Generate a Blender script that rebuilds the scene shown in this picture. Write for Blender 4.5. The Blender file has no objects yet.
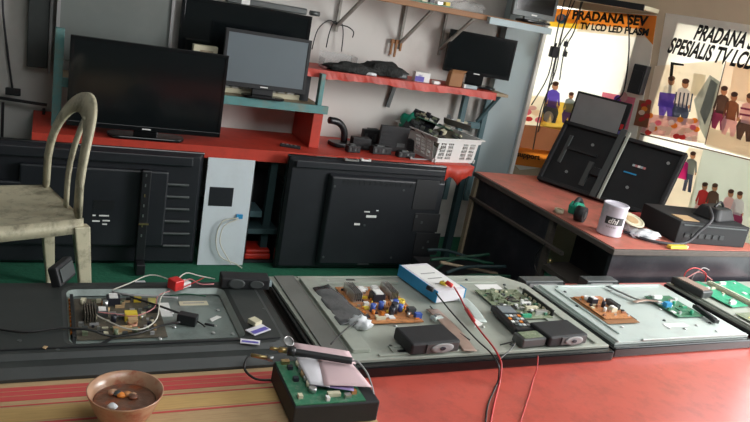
import bpy, bmesh, math, random
from mathutils import Vector, Matrix
random.seed(7)
S = bpy.context.scene
COL = S.collection
# ------------------------------------------------------------------ camera
CAMZ = 1.33
YW, PT, RL, FP = 0.47145828, 0.29219138, 0.18744084, 704.89
cy, sy, cp, sp, co, so = math.cos(YW), math.sin(YW), math.cos(PT), math.sin(PT), math.cos(RL), math.sin(RL)
Fv = Vector((sy*cp, cy*cp, -sp)); R0 = Vector((cy, -sy, 0)); U0 = R0.cross(Fv)
Rv = co*R0 + so*U0; Uv = -so*R0 + co*U0
CP = Vector((0, 0, CAMZ))
cam = bpy.data.cameras.new('camera'); camo = bpy.data.objects.new('camera', cam); COL.objects.link(camo)
cam.sensor_width = 36; cam.lens = FP*36/750; cam.clip_start = .02
camo.matrix_world = Matrix(((Rv.x, Uv.x, -Fv.x, 0), (Rv.y, Uv.y, -Fv.y, 0), (Rv.z, Uv.z, -Fv.z, CAMZ), (0, 0, 0, 1)))
S.camera = camo

def ray(x, y): return Fv + Rv*((x-375)/FP) - Uv*((y-211)/FP)
def T(x, y, h):            # world point at height h seen at photo pixel x, y
    r = ray(x, y); return CP + r*((h-CAMZ)/r.z)
def Y(x, y, d):            # world point on the plane Y = d
    r = ray(x, y); return CP + r*(d/r.y)
WP = Vector((2.62, 3.5, 0)); WD = Vector((.34, -.94, 0)).normalized(); WN = Vector((WD.y, -WD.x, 0)).normalized()
if WN.dot(CP-WP) < 0: WN = -WN
def W(x, y, off=0):        # (along, height) on the slanting right wall
    r = ray(x, y); t = ((WP+WN*off)-CP).dot(WN)/r.dot(WN); p = CP+r*t
    return ((p-WP).dot(WD), p.z)

# ------------------------------------------------------------------ materials
M = {}
def mat(name, col, rough=.6, metal=0, var=.12, scale=14, bump=0, dirt=None, dirt_amt=.5, dscale=6, trans=0, alpha=1, coat=0, stretch=None, emit=None, es=0, transl=0):
    m = bpy.data.materials.new(name); m.use_nodes = True; nt = m.node_tree; N = nt.nodes; Lk = nt.links
    b = N['Principled BSDF']; out = N['Material Output']
    b.inputs['Roughness'].default_value = rough; b.inputs['Metallic'].default_value = metal
    if coat: b.inputs['Coat Weight'].default_value = coat; b.inputs['Coat Roughness'].default_value = .38 if name == 'redtop' else .15
    tc = N.new('ShaderNodeTexCoord'); mp = N.new('ShaderNodeMapping'); Lk.new(tc.outputs['Object'], mp.inputs[0])
    if stretch: mp.inputs['Scale'].default_value = stretch
    nz = N.new('ShaderNodeTexNoise'); nz.inputs['Scale'].default_value = scale; nz.inputs['Detail'].default_value = 5
    Lk.new(mp.outputs[0], nz.inputs['Vector'])
    mx = N.new('ShaderNodeMix'); mx.data_type = 'RGBA'
    mx.inputs[6].default_value = (*[max(0, c*(1-var)) for c in col], 1); mx.inputs[7].default_value = (*[min(1, c*(1+var)) for c in col], 1)
    Lk.new(nz.outputs['Fac'], mx.inputs[0]); o = mx.outputs[2]
    if dirt:
        n2 = N.new('ShaderNodeTexNoise'); n2.inputs['Scale'].default_value = dscale; n2.inputs['Detail'].default_value = 8; n2.inputs['Roughness'].default_value = .7
        Lk.new(mp.outputs[0], n2.inputs['Vector'])
        rp = N.new('ShaderNodeValToRGB'); rp.color_ramp.elements[0].position = .48; rp.color_ramp.elements[1].position = .66
        rp.color_ramp.elements[1].color = (dirt_amt,)*3+(1,)
        Lk.new(n2.outputs['Fac'], rp.inputs[0])
        m2 = N.new('ShaderNodeMix'); m2.data_type = 'RGBA'; Lk.new(rp.outputs[0], m2.inputs[0]); Lk.new(o, m2.inputs[6]); m2.inputs[7].default_value = (*dirt, 1); o = m2.outputs[2]
    Lk.new(o, b.inputs['Base Color'])
    if bump:
        bp = N.new('ShaderNodeBump'); bp.inputs['Strength'].default_value = bump; bp.inputs['Distance'].default_value = .01
        Lk.new(nz.outputs['Fac'], bp.inputs['Height']); Lk.new(bp.outputs[0], b.inputs['Normal'])
    if trans: b.inputs['Transmission Weight'].default_value = trans
    if alpha < 1: b.inputs['Alpha'].default_value = alpha
    if emit: b.inputs['Emission Color'].default_value = (*emit, 1); b.inputs['Emission Strength'].default_value = es
    if transl:
        tr = N.new('ShaderNodeBsdfTranslucent'); Lk.new(o, tr.inputs[0]); ms = N.new('ShaderNodeMixShader'); ms.inputs[0].default_value = transl
        Lk.new(b.outputs[0], ms.inputs[1]); Lk.new(tr.outputs[0], ms.inputs[2]); Lk.new(ms.outputs[0], out.inputs[0])
    M[name] = m; return m
mat('carpet', (.012, .13, .07), .95, var=.25, scale=60, bump=.3)
mat('wall', (.62, .60, .57), .85, var=.08, scale=4, dirt=(.45, .43, .40), dirt_amt=.5, dscale=2.2)
mat('wall_dark', (.16, .17, .16), .8, var=.1, scale=5)
mat('wall_warm', (.55, .44, .31), .8, var=.12, scale=8)
mat('ceiling', (.35, .36, .36), .9)
mat('bluepaint', (.38, .47, .50), .6, var=.08, scale=5)
mat('teal', (.10, .26, .26), .55, var=.2, scale=20, dirt=(.22, .2, .15), dirt_amt=.6, dscale=14)
mat('tealgrey', (.085, .16, .18), .6)
mat('tealdark', (.02, .045, .05), .6)
mat('red', (.50, .045, .025), .5, var=.15, scale=12, bump=.08, dirt=(.25, .03, .02), dirt_amt=.5, dscale=9)
mat('redtop', (.52, .085, .06), .3, coat=.6, var=.16, scale=9, bump=.1, dirt=(.30, .05, .035), dirt_amt=.6, dscale=16)
mat('reddesk', (.52, .15, .11), .5, var=.18, scale=10, bump=.1, dirt=(.25, .13, .09), dirt_amt=.55, dscale=12)
mat('redslick', (.42, .02, .01), .4)
mat('strut', (.30, .29, .26), .6, dirt=(.12, .10, .08), dscale=20)
mat('wood', (.26, .12, .045), .6, var=.3, scale=10, stretch=(2, 14, 14))
mat('rawwood', (.34, .27, .18), .7, var=.25, scale=12, stretch=(2, 14, 14))
mat('dustywood', (.085, .07, .06), .75, var=.35, scale=10, stretch=(3, 3, 20))
mat('deskblack', (.022, .022, .028), .32, var=.3, scale=7, dirt=(.06, .06, .065), dirt_amt=.5, dscale=8)
mat('black', (.012, .013, .015), .38, var=.3, scale=20)
mat('blackmat', (.014, .015, .017), .6, var=.3, scale=30, bump=.05)
mat('blackflat', (.010, .011, .013), .75)
mat('blacktv', (.010, .012, .016), .45, var=.25, scale=5, dirt=(.02, .023, .027), dirt_amt=.5, dscale=4)
mat('gloss', (.006, .007, .008), .16)
mat('screenblack', (.006, .008, .009), .12, var=.3, scale=2)
mat('screengrey', (.15, .18, .20), .3, var=.12, scale=3)
mat('cover', (.028, .033, .032), .5, var=.25, scale=8, dirt=(.06, .065, .06), dirt_amt=.4, dscale=5)
mat('metal', (.40, .43, .375), .42, .2, var=.1, scale=6, dirt=(.27, .28, .25), dirt_amt=.5, dscale=7)
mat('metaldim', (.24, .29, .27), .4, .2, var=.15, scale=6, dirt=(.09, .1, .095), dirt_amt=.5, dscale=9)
mat('sidegrey', (.17, .175, .16), .5, .2, dirt=(.12, .12, .11))
mat('metalpale', (.53, .61, .58), .4, .2, var=.08, scale=6, dirt=(.4, .43, .42), dirt_amt=.5, dscale=9)
mat('metaldark', (.10, .11, .11), .45, .5, var=.15, scale=8)
mat('steel', (.55, .56, .56), .3, .9)
mat('brass', (.55, .42, .2), .3, .9)
mat('whitepanel', (.62, .68, .72), .45, var=.06, scale=5, dirt=(.5, .53, .55), dirt_amt=.4, dscale=5)
mat('white', (.75, .75, .73), .5, var=.06)
mat('label', (.78, .78, .76), .5, var=.05, scale=60)
mat('darklabel', (.04, .042, .045), .5)
mat('cream', (.62, .58, .42), .55)
mat('chair', (.52, .48, .34), .5, var=.15, scale=10, bump=.1, dirt=(.14, .125, .085), dirt_amt=.75, dscale=15)
mat('pcborange', (.52, .22, .08), .5, var=.35, scale=60, dirt=(.14, .06, .03), dirt_amt=.8, dscale=70)
mat('pcbgreen', (.03, .17, .09), .42, var=.3, scale=60, dirt=(.15, .24, .17), dirt_amt=.8, dscale=80)
mat('pcbbright', (.03, .34, .18), .4, var=.2, scale=50, dirt=(.12, .45, .3), dirt_amt=.6, dscale=60)
mat('pcbolive', (.16, .2, .12), .45, var=.3, scale=70, dirt=(.36, .38, .28), dirt_amt=.8, dscale=90)
mat('pcbdark', (.09, .08, .06), .5, var=.4, scale=60, dirt=(.16, .13, .09), dirt_amt=.8, dscale=80)
mat('capblack', (.02, .02, .03), .4); mat('capblue', (.06, .12, .45), .4); mat('yellow', (.75, .55, .05), .5); mat('yellowpale', (.7, .62, .2), .5)
mat('orange', (.7, .22, .03), .5); mat('blue', (.03, .28, .55), .5); mat('greenplastic', (.01, .24, .15), .4); mat('redplastic', (.6, .02, .02), .4)
mat('copper', (.42, .2, .12), .4, .3); mat('ribbon', (.38, .27, .22), .4, .2, var=.2, scale=40)
mat('paperpink', (.62, .45, .47), .7, var=.05); mat('paperwhite', (.7, .68, .72), .7, var=.04); mat('paperviolet', (.33, .25, .5), .7)
mat('purple', (.12, .1, .42), .6)
mat('cardboard', (.50, .34, .18), .8, var=.15, scale=12, stretch=(2, 20, 5), dirt=(.34, .2, .1), dirt_amt=.4, dscale=10)
mat('cardred', (.58, .07, .07), .75, var=.2, scale=12, stretch=(1.5, 20, 5), dirt=(.3, .14, .08), dirt_amt=.5, dscale=12)
mat('cardyellow', (.55, .36, .14), .75, var=.2, scale=12, stretch=(1.5, 20, 5))
mat('bowl', (.45, .26, .16), .3, var=.5, scale=16, dirt=(.34, .045, .015), dirt_amt=1, dscale=14, coat=.4)
mat('residue', (.14, .07, .045), .35, var=.6, scale=40, bump=.5, dirt=(.32, .07, .02), dirt_amt=.9, dscale=30)
mat('clear', (.8, .82, .82), .15, trans=0, alpha=.32, coat=.5)
mat('clearcase', (.6, .62, .62), .2, alpha=.25)
mat('rope', (.03, .03, .035), .6); mat('wirewhite', (.6, .58, .5), .5); mat('wirered', (.5, .03, .03), .45); mat('wirepink', (.5, .2, .2), .5); mat('wireblack', (.015, .015, .015), .45)
mat('wiregreen', (.01, .07, .04), .5); mat('wiregrey', (.3, .3, .3), .5)
mat('brown', (.28, .13, .05), .7, var=.15, scale=30); mat('canwhite', (.62, .6, .68), .4, var=.05, dirt=(.4, .38, .42), dirt_amt=.4, dscale=30)
mat('netblack', (.015, .017, .016), .8, var=.5, scale=90, bump=.8)
mat('bagwhite', (.6, .62, .64), .4, var=.15, scale=30, bump=.5); mat('baggrey', (.09, .095, .10), .25, var=.2, scale=25, bump=.6, coat=.6)
mat('glasspane', (.20, .22, .21), .22, .1, var=.15, scale=2.5, dirt=(.27, .28, .26), dirt_amt=.5, dscale=1.5)
# printed banner inks (thin plastic sheet, light comes through)
TL = .5
def ink(n, c, s=14): mat('ink_'+n, c, .5, var=.05, scale=s, transl=TL)
for n, c in dict(white=(.95, .92, .85), orange=(.95, .36, .05), yellow=(.98, .68, .06), black=(.02, .02, .02), violet=(.16, .10, .55), skin=(.55, .28, .16),
                 jeans=(.10, .12, .2), gold=(.8, .55, .1), pink=(.85, .25, .35), magenta=(.85, .05, .35), red=(.6, .05, .05), grey=(.5, .54, .52), greyd=(.25, .28, .28), peach=(.95, .76, .60),
                 beige=(.8, .74, .6), haze=(.62, .66, .6), stripe=(.75, .72, .75), brownd=(.14, .08, .06), rose=(.8, .5, .5), blue=(.05, .2, .6), brown=(.3, .12, .06), plum=(.3, .05, .12), cream=(.95, .85, .7)).items(): ink(n, c)

# ------------------------------------------------------------------ mesh builder
class MB:
    def __init__(s): s.v = []; s.f = []; s.mi = []; s.sm = []
    def add(s, vs, fs, mi=0, smooth=False):
        o = len(s.v); s.v += [tuple(v) for v in vs]
        for f in fs: s.f.append([o+i for i in f]); s.mi.append(mi); s.sm.append(smooth)
        return s
    def box(s, x0, x1, y0, y1, z0, z1, mi=0, mtx=None):
        vs = [Vector(p) for p in ((x0, y0, z0), (x1, y0, z0), (x1, y1, z0), (x0, y1, z0), (x0, y0, z1), (x1, y0, z1), (x1, y1, z1), (x0, y1, z1))]
        if mtx: vs = [mtx @ v for v in vs]
        return s.add(vs, [(3, 2, 1, 0), (4, 5, 6, 7), (0, 1, 5, 4), (1, 2, 6, 5), (2, 3, 7, 6), (3, 0, 4, 7)], mi)
    def prism(s, poly, z0, z1, mi=0, mtx=None, top=None):
        n = len(poly); t = top or poly
        vs = [Vector((p[0], p[1], z0)) for p in poly]+[Vector((p[0], p[1], z1)) for p in t]
        if mtx: vs = [mtx @ v for v in vs]
        ar = sum(poly[i][0]*poly[(i+1) % n][1]-poly[(i+1) % n][0]*poly[i][1] for i in range(n))
        fs = [tuple(range(n))[::-1], tuple(range(n, 2*n))]+[(i, (i+1) % n, n+(i+1) % n, n+i) for i in range(n)]
        if ar < 0: fs = [f[::-1] for f in fs]
        return s.add(vs, fs, mi)
    def cyl(s, c, r, h, ax='z', n=16, mi=0, r2=None):
        r2 = r if r2 is None else r2; c = Vector(c)
        def q(a, rr, t):
            u, v = rr*math.cos(a), rr*math.sin(a)
            return c+(Vector((u, v, t)) if ax == 'z' else Vector((u, t, v)) if ax == 'y' else Vector((t, u, v)))
        vs = [q(2*math.pi*i/n, r, 0) for i in range(n)]+[q(2*math.pi*i/n, r2, h) for i in range(n)]
        o = len(s.v)
        s.add(vs, [tuple(range(n))[::-1], tuple(range(n, 2*n))], mi)
        for i in range(n): s.f.append([o+i, o+(i+1) % n, o+n+(i+1) % n, o+n+i]); s.mi.append(mi); s.sm.append(True)
        return s
    def lathe(s, prof, c=(0, 0, 0), n=28, mi=0, sx=1, sy=1):
        vs = []; m = len(prof)
        for (r, z) in prof:
            for i in range(n):
                a = 2*math.pi*i/n; vs.append((c[0]+r*sx*math.cos(a), c[1]+r*sy*math.sin(a), c[2]+z))
        fs = [(j*n+i, j*n+(i+1) % n, (j+1)*n+(i+1) % n, (j+1)*n+i) for j in range(m-1) for i in range(n)]
        s.add(vs, fs, mi, True)
        s.add([], []); o = len(s.v)-len(vs)
        s.f.append([o+i for i in range(n)][::-1]); s.mi.append(mi); s.sm.append(False)
        s.f.append([o+(m-1)*n+i for i in range(n)]); s.mi.append(mi); s.sm.append(False)
        return s
    def tube(s, pts, r, n=8, mi=0, smooth=3, flat=None):
        pts = [Vector(p) for p in pts]
        if smooth and len(pts) > 2:
            out = []
            for i in range(len(pts)-1):
                p0 = pts[max(i-1, 0)]; p1 = pts[i]; p2 = pts[i+1]; p3 = pts[min(i+2, len(pts)-1)]
                for k in range(smooth+1):
                    t = k/(smooth+1)
                    out.append(.5*((2*p1)+(p2-p0)*t+(2*p0-5*p1+4*p2-p3)*t*t+(3*p1-p0-3*p2+p3)*t**3))
            out.append(pts[-1]); pts = out
        vs = []; m = len(pts)
        prev = None
        for i, p in enumerate(pts):
            d = (pts[min(i+1, m-1)]-pts[max(i-1, 0)])
            d = d.normalized() if d.length > 1e-9 else Vector((0, 0, 1))
            up = Vector((0, 0, 1)) if abs(d.z) < .95 else Vector((1, 0, 0))
            a = d.cross(up).normalized(); 
            if prev is not None and a.dot(prev) < 0: a = -a
            prev = a
            b = a.cross(d).normalized()
            ra, rb = (r, r) if not flat else (r, flat)
            for k in range(n):
                t = 2*math.pi*k/n; vs.append(p+a*ra*math.cos(t)+b*rb*math.sin(t))
        fs = [(j*n+i, j*n+(i+1) % n, (j+1)*n+(i+1) % n, (j+1)*n+i) for j in range(m-1) for i in range(n)]
        fs += [tuple(range(n))[::-1], tuple(range((m-1)*n, m*n))]
        return s.add(vs, fs, mi, True)
    def bar(s, a, b, w, h, mi=0):
        a = Vector(a); b = Vector(b); d = (b-a); L = d.length; d.normalize()
        up = Vector((0, 0, 1)) if abs(d.z) < .97 else Vector((0, 1, 0))
        x = d.cross(up).normalized(); z = x.cross(d).normalized()
        m = Matrix(((x.x, d.x, z.x, a.x), (x.y, d.y, z.y, a.y), (x.z, d.z, z.z, a.z), (0, 0, 0, 1)))
        return s.box(-w/2, w/2, 0, L, -h/2, h/2, mi, m)
    def build(s, name, mats, parent=None, bevel=0, seg=2, label=None, sub=0):
        me = bpy.data.meshes.new(name); me.from_pydata(s.v, [], s.f)
        if not isinstance(mats, (list, tuple)): mats = [mats]
        for m in mats: me.materials.append(M[m])
        for p, mi, sm in zip(me.polygons, s.mi, s.sm): p.material_index = mi; p.use_smooth = sm
        bm = bmesh.new(); bm.from_mesh(me); bmesh.ops.recalc_face_normals(bm, faces=bm.faces); bm.to_mesh(me); bm.free()
        o = bpy.data.objects.new(name, me); COL.objects.link(o); o.parent = parent
        if bevel:
            b = o.modifiers.new('bevel', 'BEVEL'); b.width = bevel; b.segments = seg; b.limit_method = 'ANGLE'; b.angle_limit = math.radians(40)
        if sub:
            b = o.modifiers.new('sub', 'SUBSURF'); b.levels = sub; b.render_levels = sub
        if label: o['label'] = label
        return o
def box(*a, **k): return MB().box(*a, **k)
def tag(o, label, cat, group=None):
    o['label'] = label; o['category'] = cat
    if group: o['group'] = group
    return o
def thing(name, label, cat, loc=(0, 0, 0), rz=0, group=None, rx=0, ry=0):
    o = bpy.data.objects.new(name, None); COL.objects.link(o); o.location = loc; o.rotation_euler = (rx, ry, rz); o.empty_display_size = .05
    return tag(o, label, cat, group)
def struct(name, mb, mats, **k):
    o = mb.build(name, mats, **k); o['kind'] = 'structure'; return o
def dup(root, loc, rz, label, ry=None):
    r = root.copy(); COL.objects.link(r); r.location = loc; r.rotation_euler = (root.rotation_euler[0], root.rotation_euler[1], rz); r['label'] = label
    for ch in list(root.children):
        c = ch.copy(); COL.objects.link(c); c.parent = r
        for g in ch.children: d = g.copy(); COL.objects.link(d); d.parent = c
    return r
def text(name, body, matn, mtx, size, parent=None, shear=0, extrude=.0004, bold=0, sx=1):
    cu = bpy.data.curves.new(name, 'FONT'); cu.body = body; cu.size = size; cu.shear = shear; cu.extrude = extrude; cu.offset = bold
    o = bpy.data.objects.new('tmp', cu); COL.objects.link(o); bpy.context.view_layer.update()
    me = bpy.data.meshes.new_from_object(o.evaluated_get(bpy.context.evaluated_depsgraph_get()))
    bpy.data.objects.remove(o); me.materials.clear(); me.materials.append(M[matn]); me.name = name
    me.transform(mtx @ Matrix.Diagonal((sx, 1, 1, 1)))
    r = bpy.data.objects.new(name, me); COL.objects.link(r); r.parent = parent; return r
def frame(c00, c10, c01, h):     # floor-plan rectangle from three photo corners lying at height h
    a, b, c = T(*c00, h), T(*c10, h), T(*c01, h); u = (b-a); w = u.length; u.normalize(); v = Vector((-u.y, u.x, 0)); d = (c-a).dot(v)
    return a, math.atan2(u.y, u.x), w, d
def rrect(x0, x1, y0, y1, r, n=5):
    P = []
    for cx, cy_, a0 in ((x1-r, y1-r, 0), (x0+r, y1-r, 90), (x0+r, y0+r, 180), (x1-r, y0+r, 270)):
        for i in range(n+1): a = math.radians(a0+90*i/n); P.append((cx+r*math.cos(a), cy_+r*math.sin(a)))
    return P
def cable(name, pts, r, m, label, cat='cable', group=None, parent=None, n=6):
    o = MB().tube(pts, r, n).build(name, m, parent)
    if parent is None: tag(o, label, cat, group)
    return o

ZT = .385      # work table top
ZC = .43       # opened television backs
ZD = .53       # black desk top
ZR = .565      # red rear counter top
YB = 3.5       # rear wall

# ------------------------------------------------------------------ room
struct('floor', box(-2.2, 4.6, -2.6, 4.2, -.1, 0), 'carpet')
struct('wall_back', box(-2.2, 2.62, YB, YB+.12, 0, 2.5), 'wall')
struct('wall_left', box(-2.3, -2.2, -2.6, YB+.12, 0, 2.5), 'wall_dark')
struct('ceiling', box(-2.3, 3.9, -2.7, 4.0, 2.5, 2.6), 'ceiling')
# slanting right wall with two banner windows in it and the shop opening past its end
mw = Matrix(((WD.x, -WN.x, 0, WP.x), (WD.y, -WN.y, 0, WP.y), (0, 0, 1, 0), (0, 0, 0, 1)))   # local x along wall, y outward, z up
wr = MB()
SEND = 1.68
a1, a2, b1, b2 = -.02, .60, .80, 1.52
zt1, zt2 = 1.46, 1.47
for (x0, x1, z0, z1) in ((-.05, SEND, 0, .42), (-.05, SEND, zt2, 2.5), (-.05, a1, .42, zt2), (a2, b1, .42, zt2), (b2, SEND, .42, zt2), (a1, a2, zt1, zt2), (a1, a2, .42, .60)):
    wr.box(x0, x1, 0, .1, z0, z1, 0, mw)
struct('wall_right', wr, 'wall_warm')
struct('wall_right', box(3.9, 4.0, -2.7, .1, 0, 2.5), 'wall_dark')  # unseen wall, added to keep bright sky out of the shelf monitor's reflection
struct('wall_front_added', MB().box(-2.3, 3.9, -2.7, -2.6, 0, 2.5), 'wall_dark')  # unseen dark wall, added so the screens mirror dark instead of sky
# pale blue post area at the end of the rear wall, with bright edge strip
p0 = Y(500, 60, 3.48); p1 = Y(546, 30, 3.48)
struct('trim_1', box(2.36, 2.60, 3.44, 3.499, .3, 2.5), 'bluepaint')
struct('trim_2', box(2.601, 2.625, 3.42, 3.499, .3, 2.5), 'white')

# ------------------------------------------------------------------ banners
def wm(s, z, off): return Matrix(((WD.x, 0, WN.x, (WP+WD*s+WN*off).x), (WD.y, 0, WN.y, (WP+WD*s+WN*off).y), (0, 1, 0, z), (0, 0, 0, 1)))
MW = wm(0, 0, .002)
class Print:
    def __init__(s): s.m = MB(); s.mats = []; s.k = 0
    def mi(s, n):
        n = 'ink_'+n
        if n not in s.mats: s.mats.append(n)
        return s.mats.index(n)
    def px(s, pts, n):                       # polygon whose corners are given as photo pixels on the wall
        s.k += 1; P = [W(x, y) for x, y in pts]; o = .00007*s.k
        s.m.add([MW @ Vector((a, b, o)) for a, b in P], [tuple(range(len(P)))], s.mi(n))
    def el(s, cx, cy_, rx, ry, n, t=0):
        s.px([(cx+rx*math.cos(a)*math.cos(t)-ry*math.sin(a)*math.sin(t), cy_+rx*math.cos(a)*math.sin(t)+ry*math.sin(a)*math.cos(t)) for a in [i*math.pi/6 for i in range(12)]], n)
    def person(s, x, y, k, shirt, pants, sit=False, hair='brownd'):
        # x, y = chin; k = size of head in px ; leans like every upright in the photo
        l = lambda a, b: (x+a*k*.82-b*k*.17, y+b*k+a*k*.2)
        if sit:
            s.px([l(-1.1, 2.6), l(1.1, 2.6), l(1.5, 3.6), l(1.2, 5.3), l(.5, 5.4), l(.1, 4), l(-.4, 5.4), l(-1.1, 5.3), l(-1.5, 3.6)], pants)
        else:
            s.px([l(-.8, 2.8), l(.8, 2.8), l(.95, 6.2), l(.2, 6.2), l(0, 3.8), l(-.3, 6.2), l(-1, 6.2)], pants)
        s.px([l(-.3, .1), l(.3, .1), l(1.1, .5), l(1.5, 2.4), l(1.1, 2.6), l(.9, 1.5), l(.9, 3), l(-.9, 3), l(-.9, 1.5), l(-1.1, 2.6), l(-1.5, 2.4), l(-1.1, .5)], shirt)
        s.px([l(1.15, 2.4), l(1.45, 2.4), l(1.4, 2.9), l(1.1, 2.9)], 'skin'); s.px([l(-1.45, 2.4), l(-1.15, 2.4), l(-1.1, 2.9), l(-1.4, 2.9)], 'skin')
        hx, hy = l(0, -.45); s.el(hx, hy, .52*k, .68*k, 'skin'); hx, hy = l(0, -.85); s.el(hx, hy, .55*k, .4*k, hair)
t1 = thing('shop_banner', 'backlit printed banner with orange header and two seated people, nearest the rear wall', 'banner', (WP.x, WP.y, 0))
t1.location = (0, 0, 0)
def sheet(pts, off=.002, th=.0015):
    P = [W(x, y) for x, y in pts]; return MB().prism([(a, b) for a, b in P], -th, 0, 0, wm(0, 0, off))
bp1 = [(552, 8), (657, 15), (651, 60), (636, 140), (622, 160), (520, 170), (512, 162), (532, 80)]
sheet(bp1).build('banner_sheet', 'ink_white', t1)
P = Print()
P.px([(551, 8), (657, 16), (654, 31), (546, 21)], 'orange')
P.px([(551, 17), (590, 21), (588, 30), (546, 26)], 'yellow')
P.px([(579, 23.5), (653, 30), (651, 38.5), (577, 31.5)], 'cream'); P.px([(640, 16), (657, 16.5), (653, 45), (640, 30)], 'orange')
P.el(562, 19, 5.5, 5, 'blue'); P.el(561, 18, 3, 3, 'rose')
P.px([(527, 95), (550, 97), (546, 126), (516, 124)], 'cream')
for x, y, r, c in ((526, 112, 6, 'pink'), (533, 108, 4, 'rose'), (522, 118, 5, 'magenta'), (537, 113, 5, 'peach'), (529, 119, 4, 'red'), (540, 120, 5, 'pink')): P.el(x, y, r, r*.6, c)
P.px([(514, 124), (600, 130), (590, 160), (508, 150)], 'brown')
P.px([(545, 100), (575, 104), (568, 132), (540, 126)], 'gold')
P.person(555, 89, 6.2, 'violet', 'jeans', True)
P.person(571, 98, 4.8, 'greyd', 'violet', True)
P.el(549, 117, 5, 6, 'cream')
P.px([(603, 92), (636, 98), (628, 130), (597, 120)], 'pink')
for x, y, c in ((618, 100, 'violet'), (615, 108, 'pink'), (622, 105, 'magenta'), (613, 116, 'blue'), (609, 123, 'cream'), (624, 97, 'rose')): P.el(x, y, 4, 5, c)
P.px([(508, 146), (560, 152), (556, 170), (504, 163)], 'orange')
P.m.build('printed_picture', P.mats, t1)
s_, z_ = W(566, 22); s2, z2 = W(643, 29)
ang = math.atan2(z2-z_, s2-s_)
def wtext(name, body, x, y, x2, y2, size, ink_, par, **k):
    a = W(x, y); b = W(x2, y2); an = math.atan2(b[1]-a[1], b[0]-a[0])
    o = text(name, body, ink_, Matrix.Identity(4), size, None, **k)
    w = max(v.co.x for v in o.data.vertices); L = math.hypot(b[0]-a[0], b[1]-a[1])
    o.data.transform(wm(a[0], a[1], .014) @ Matrix.Rotation(an, 4, 'Z') @ Matrix.Diagonal((L/w, 1, 1, 1)))
    o.parent = par; return o
wtext('lettering', 'PRADANA SEV', 573, 19, 648, 26, .066, 'ink_black', t1, bold=.003)
wtext('lettering', 'TV LCD LED PLASM', 581, 29, 649, 36, .05, 'ink_black', t1, bold=.002)
wtext('lettering', 'support', 518, 156, 541, 160, .045, 'ink_black', t1, bold=.0008)

t2 = thing('shop_banner', 'backlit printed banner with photographs of shop staff in two rows, at the right edge', 'banner')
bp2 = [(666, 15), (790, 24), (790, 260), (640, 215), (646, 135), (655, 80)]
sheet([(666, 13), (800, 32), (800, 262), (622, 205), (640, 135), (655, 80)]).build('banner_sheet', 'ink_white', t2)
P = Print()
# upper left picture: two people with fruit, grey television
P.px([(655, 66), (725, 60), (706, 144), (642, 133)], 'cream')
P.px([(694, 73), (706, 75), (703, 97), (690, 95)], 'beige')
P.px([(710, 75), (722, 83), (717, 110), (706, 140), (700, 128), (694, 100)], 'grey')
P.px([(711, 79), (718, 84), (712, 108), (705, 125), (700, 112)], 'greyd')
P.px([(671, 62), (684, 64), (684, 66), (674, 65), (671, 95), (668, 95)], 'black')
P.person(671, 84, 6.6, 'white', 'violet', True)
P.px([(660, 92), (676, 94), (672, 108), (658, 106)], 'violet')
P.person(685, 87, 6.8, 'stripe', 'jeans', True)
for i in range(5): P.px([(676+i*4, 92+i*.4), (677.5+i*4, 92+i*.4), (674.5+i*4, 112), (673+i*4, 112)], 'jeans')
P.px([(650, 114), (700, 120), (697, 142), (640, 132)], 'rose')
random.seed(3)
for i in range(26):
    x = 647+random.random()*50; y = 115+random.random()*20+(x-647)*.1; P.el(x, y, 3.4, 2.8, random.choice(['pink', 'peach', 'cream', 'red', 'cream', 'white', 'orange']))
# left strip, dark corner
P.px([(640, 100), (652, 102), (648, 128), (634, 125)], 'brown')
for i in range(7): P.el(642+random.random()*7, 102+i*3.5, 3.2, 2.6, random.choice(['red', 'orange', 'brown', 'peach']))
# upper right picture: seated men
P.px([(726, 62), (800, 70), (800, 172), (706, 144)], 'peach')
P.px([(735, 64), (800, 70), (800, 110), (728, 100)], 'cream')
P.px([(710, 128), (800, 148), (800, 172), (706, 146)], 'beige')
P.person(724, 94, 6.6, 'brownd', 'plum', True)
P.person(734, 100, 6.6, 'brown', 'rose', True)
P.person(750, 102, 7.2, 'rose', 'brownd', True)
P.px([(741, 107), (758, 110), (757, 112), (741, 109)], 'plum'); P.px([(740, 113), (758, 116), (757, 118), (740, 115)], 'plum')
# frame lines
P.px([(641, 133), (800, 171), (800, 172.5), (641, 134.5)], 'brownd'); P.px([(726, 61), (727, 61), (706, 145), (705, 145)], 'brownd')
# lower pictures
P.px([(690, 147), (704, 150), (690, 215), (665, 208), (680, 160)], 'cream')
P.px([(704, 149), (800, 173), (800, 262), (684, 225)], 'haze')
P.person(693, 158, 5.4, 'greyd', 'jeans')
P.px([(684, 160), (689, 163), (687, 180), (671, 176)], 'magenta')
P.person(705, 189, 5.6, 'red', 'rose', True); P.person(715, 190, 5.6, 'brownd', 'jeans', True)
P.person(731, 196, 5.6, 'rose', 'red', True); P.person(740, 198, 5.6, 'stripe', 'plum', True)
P.m.build('printed_picture', P.mats, t2)
wtext('lettering', 'PRADANA SERVICE', 694, 39, 792, 56.5, .10, 'ink_black', t2, shear=.25, bold=.0035)
wtext('lettering', 'SPESIALIS TV LCD LED', 668, 52, 778, 75, .105, 'ink_black', t2, shear=.25, bold=.0035)

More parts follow.
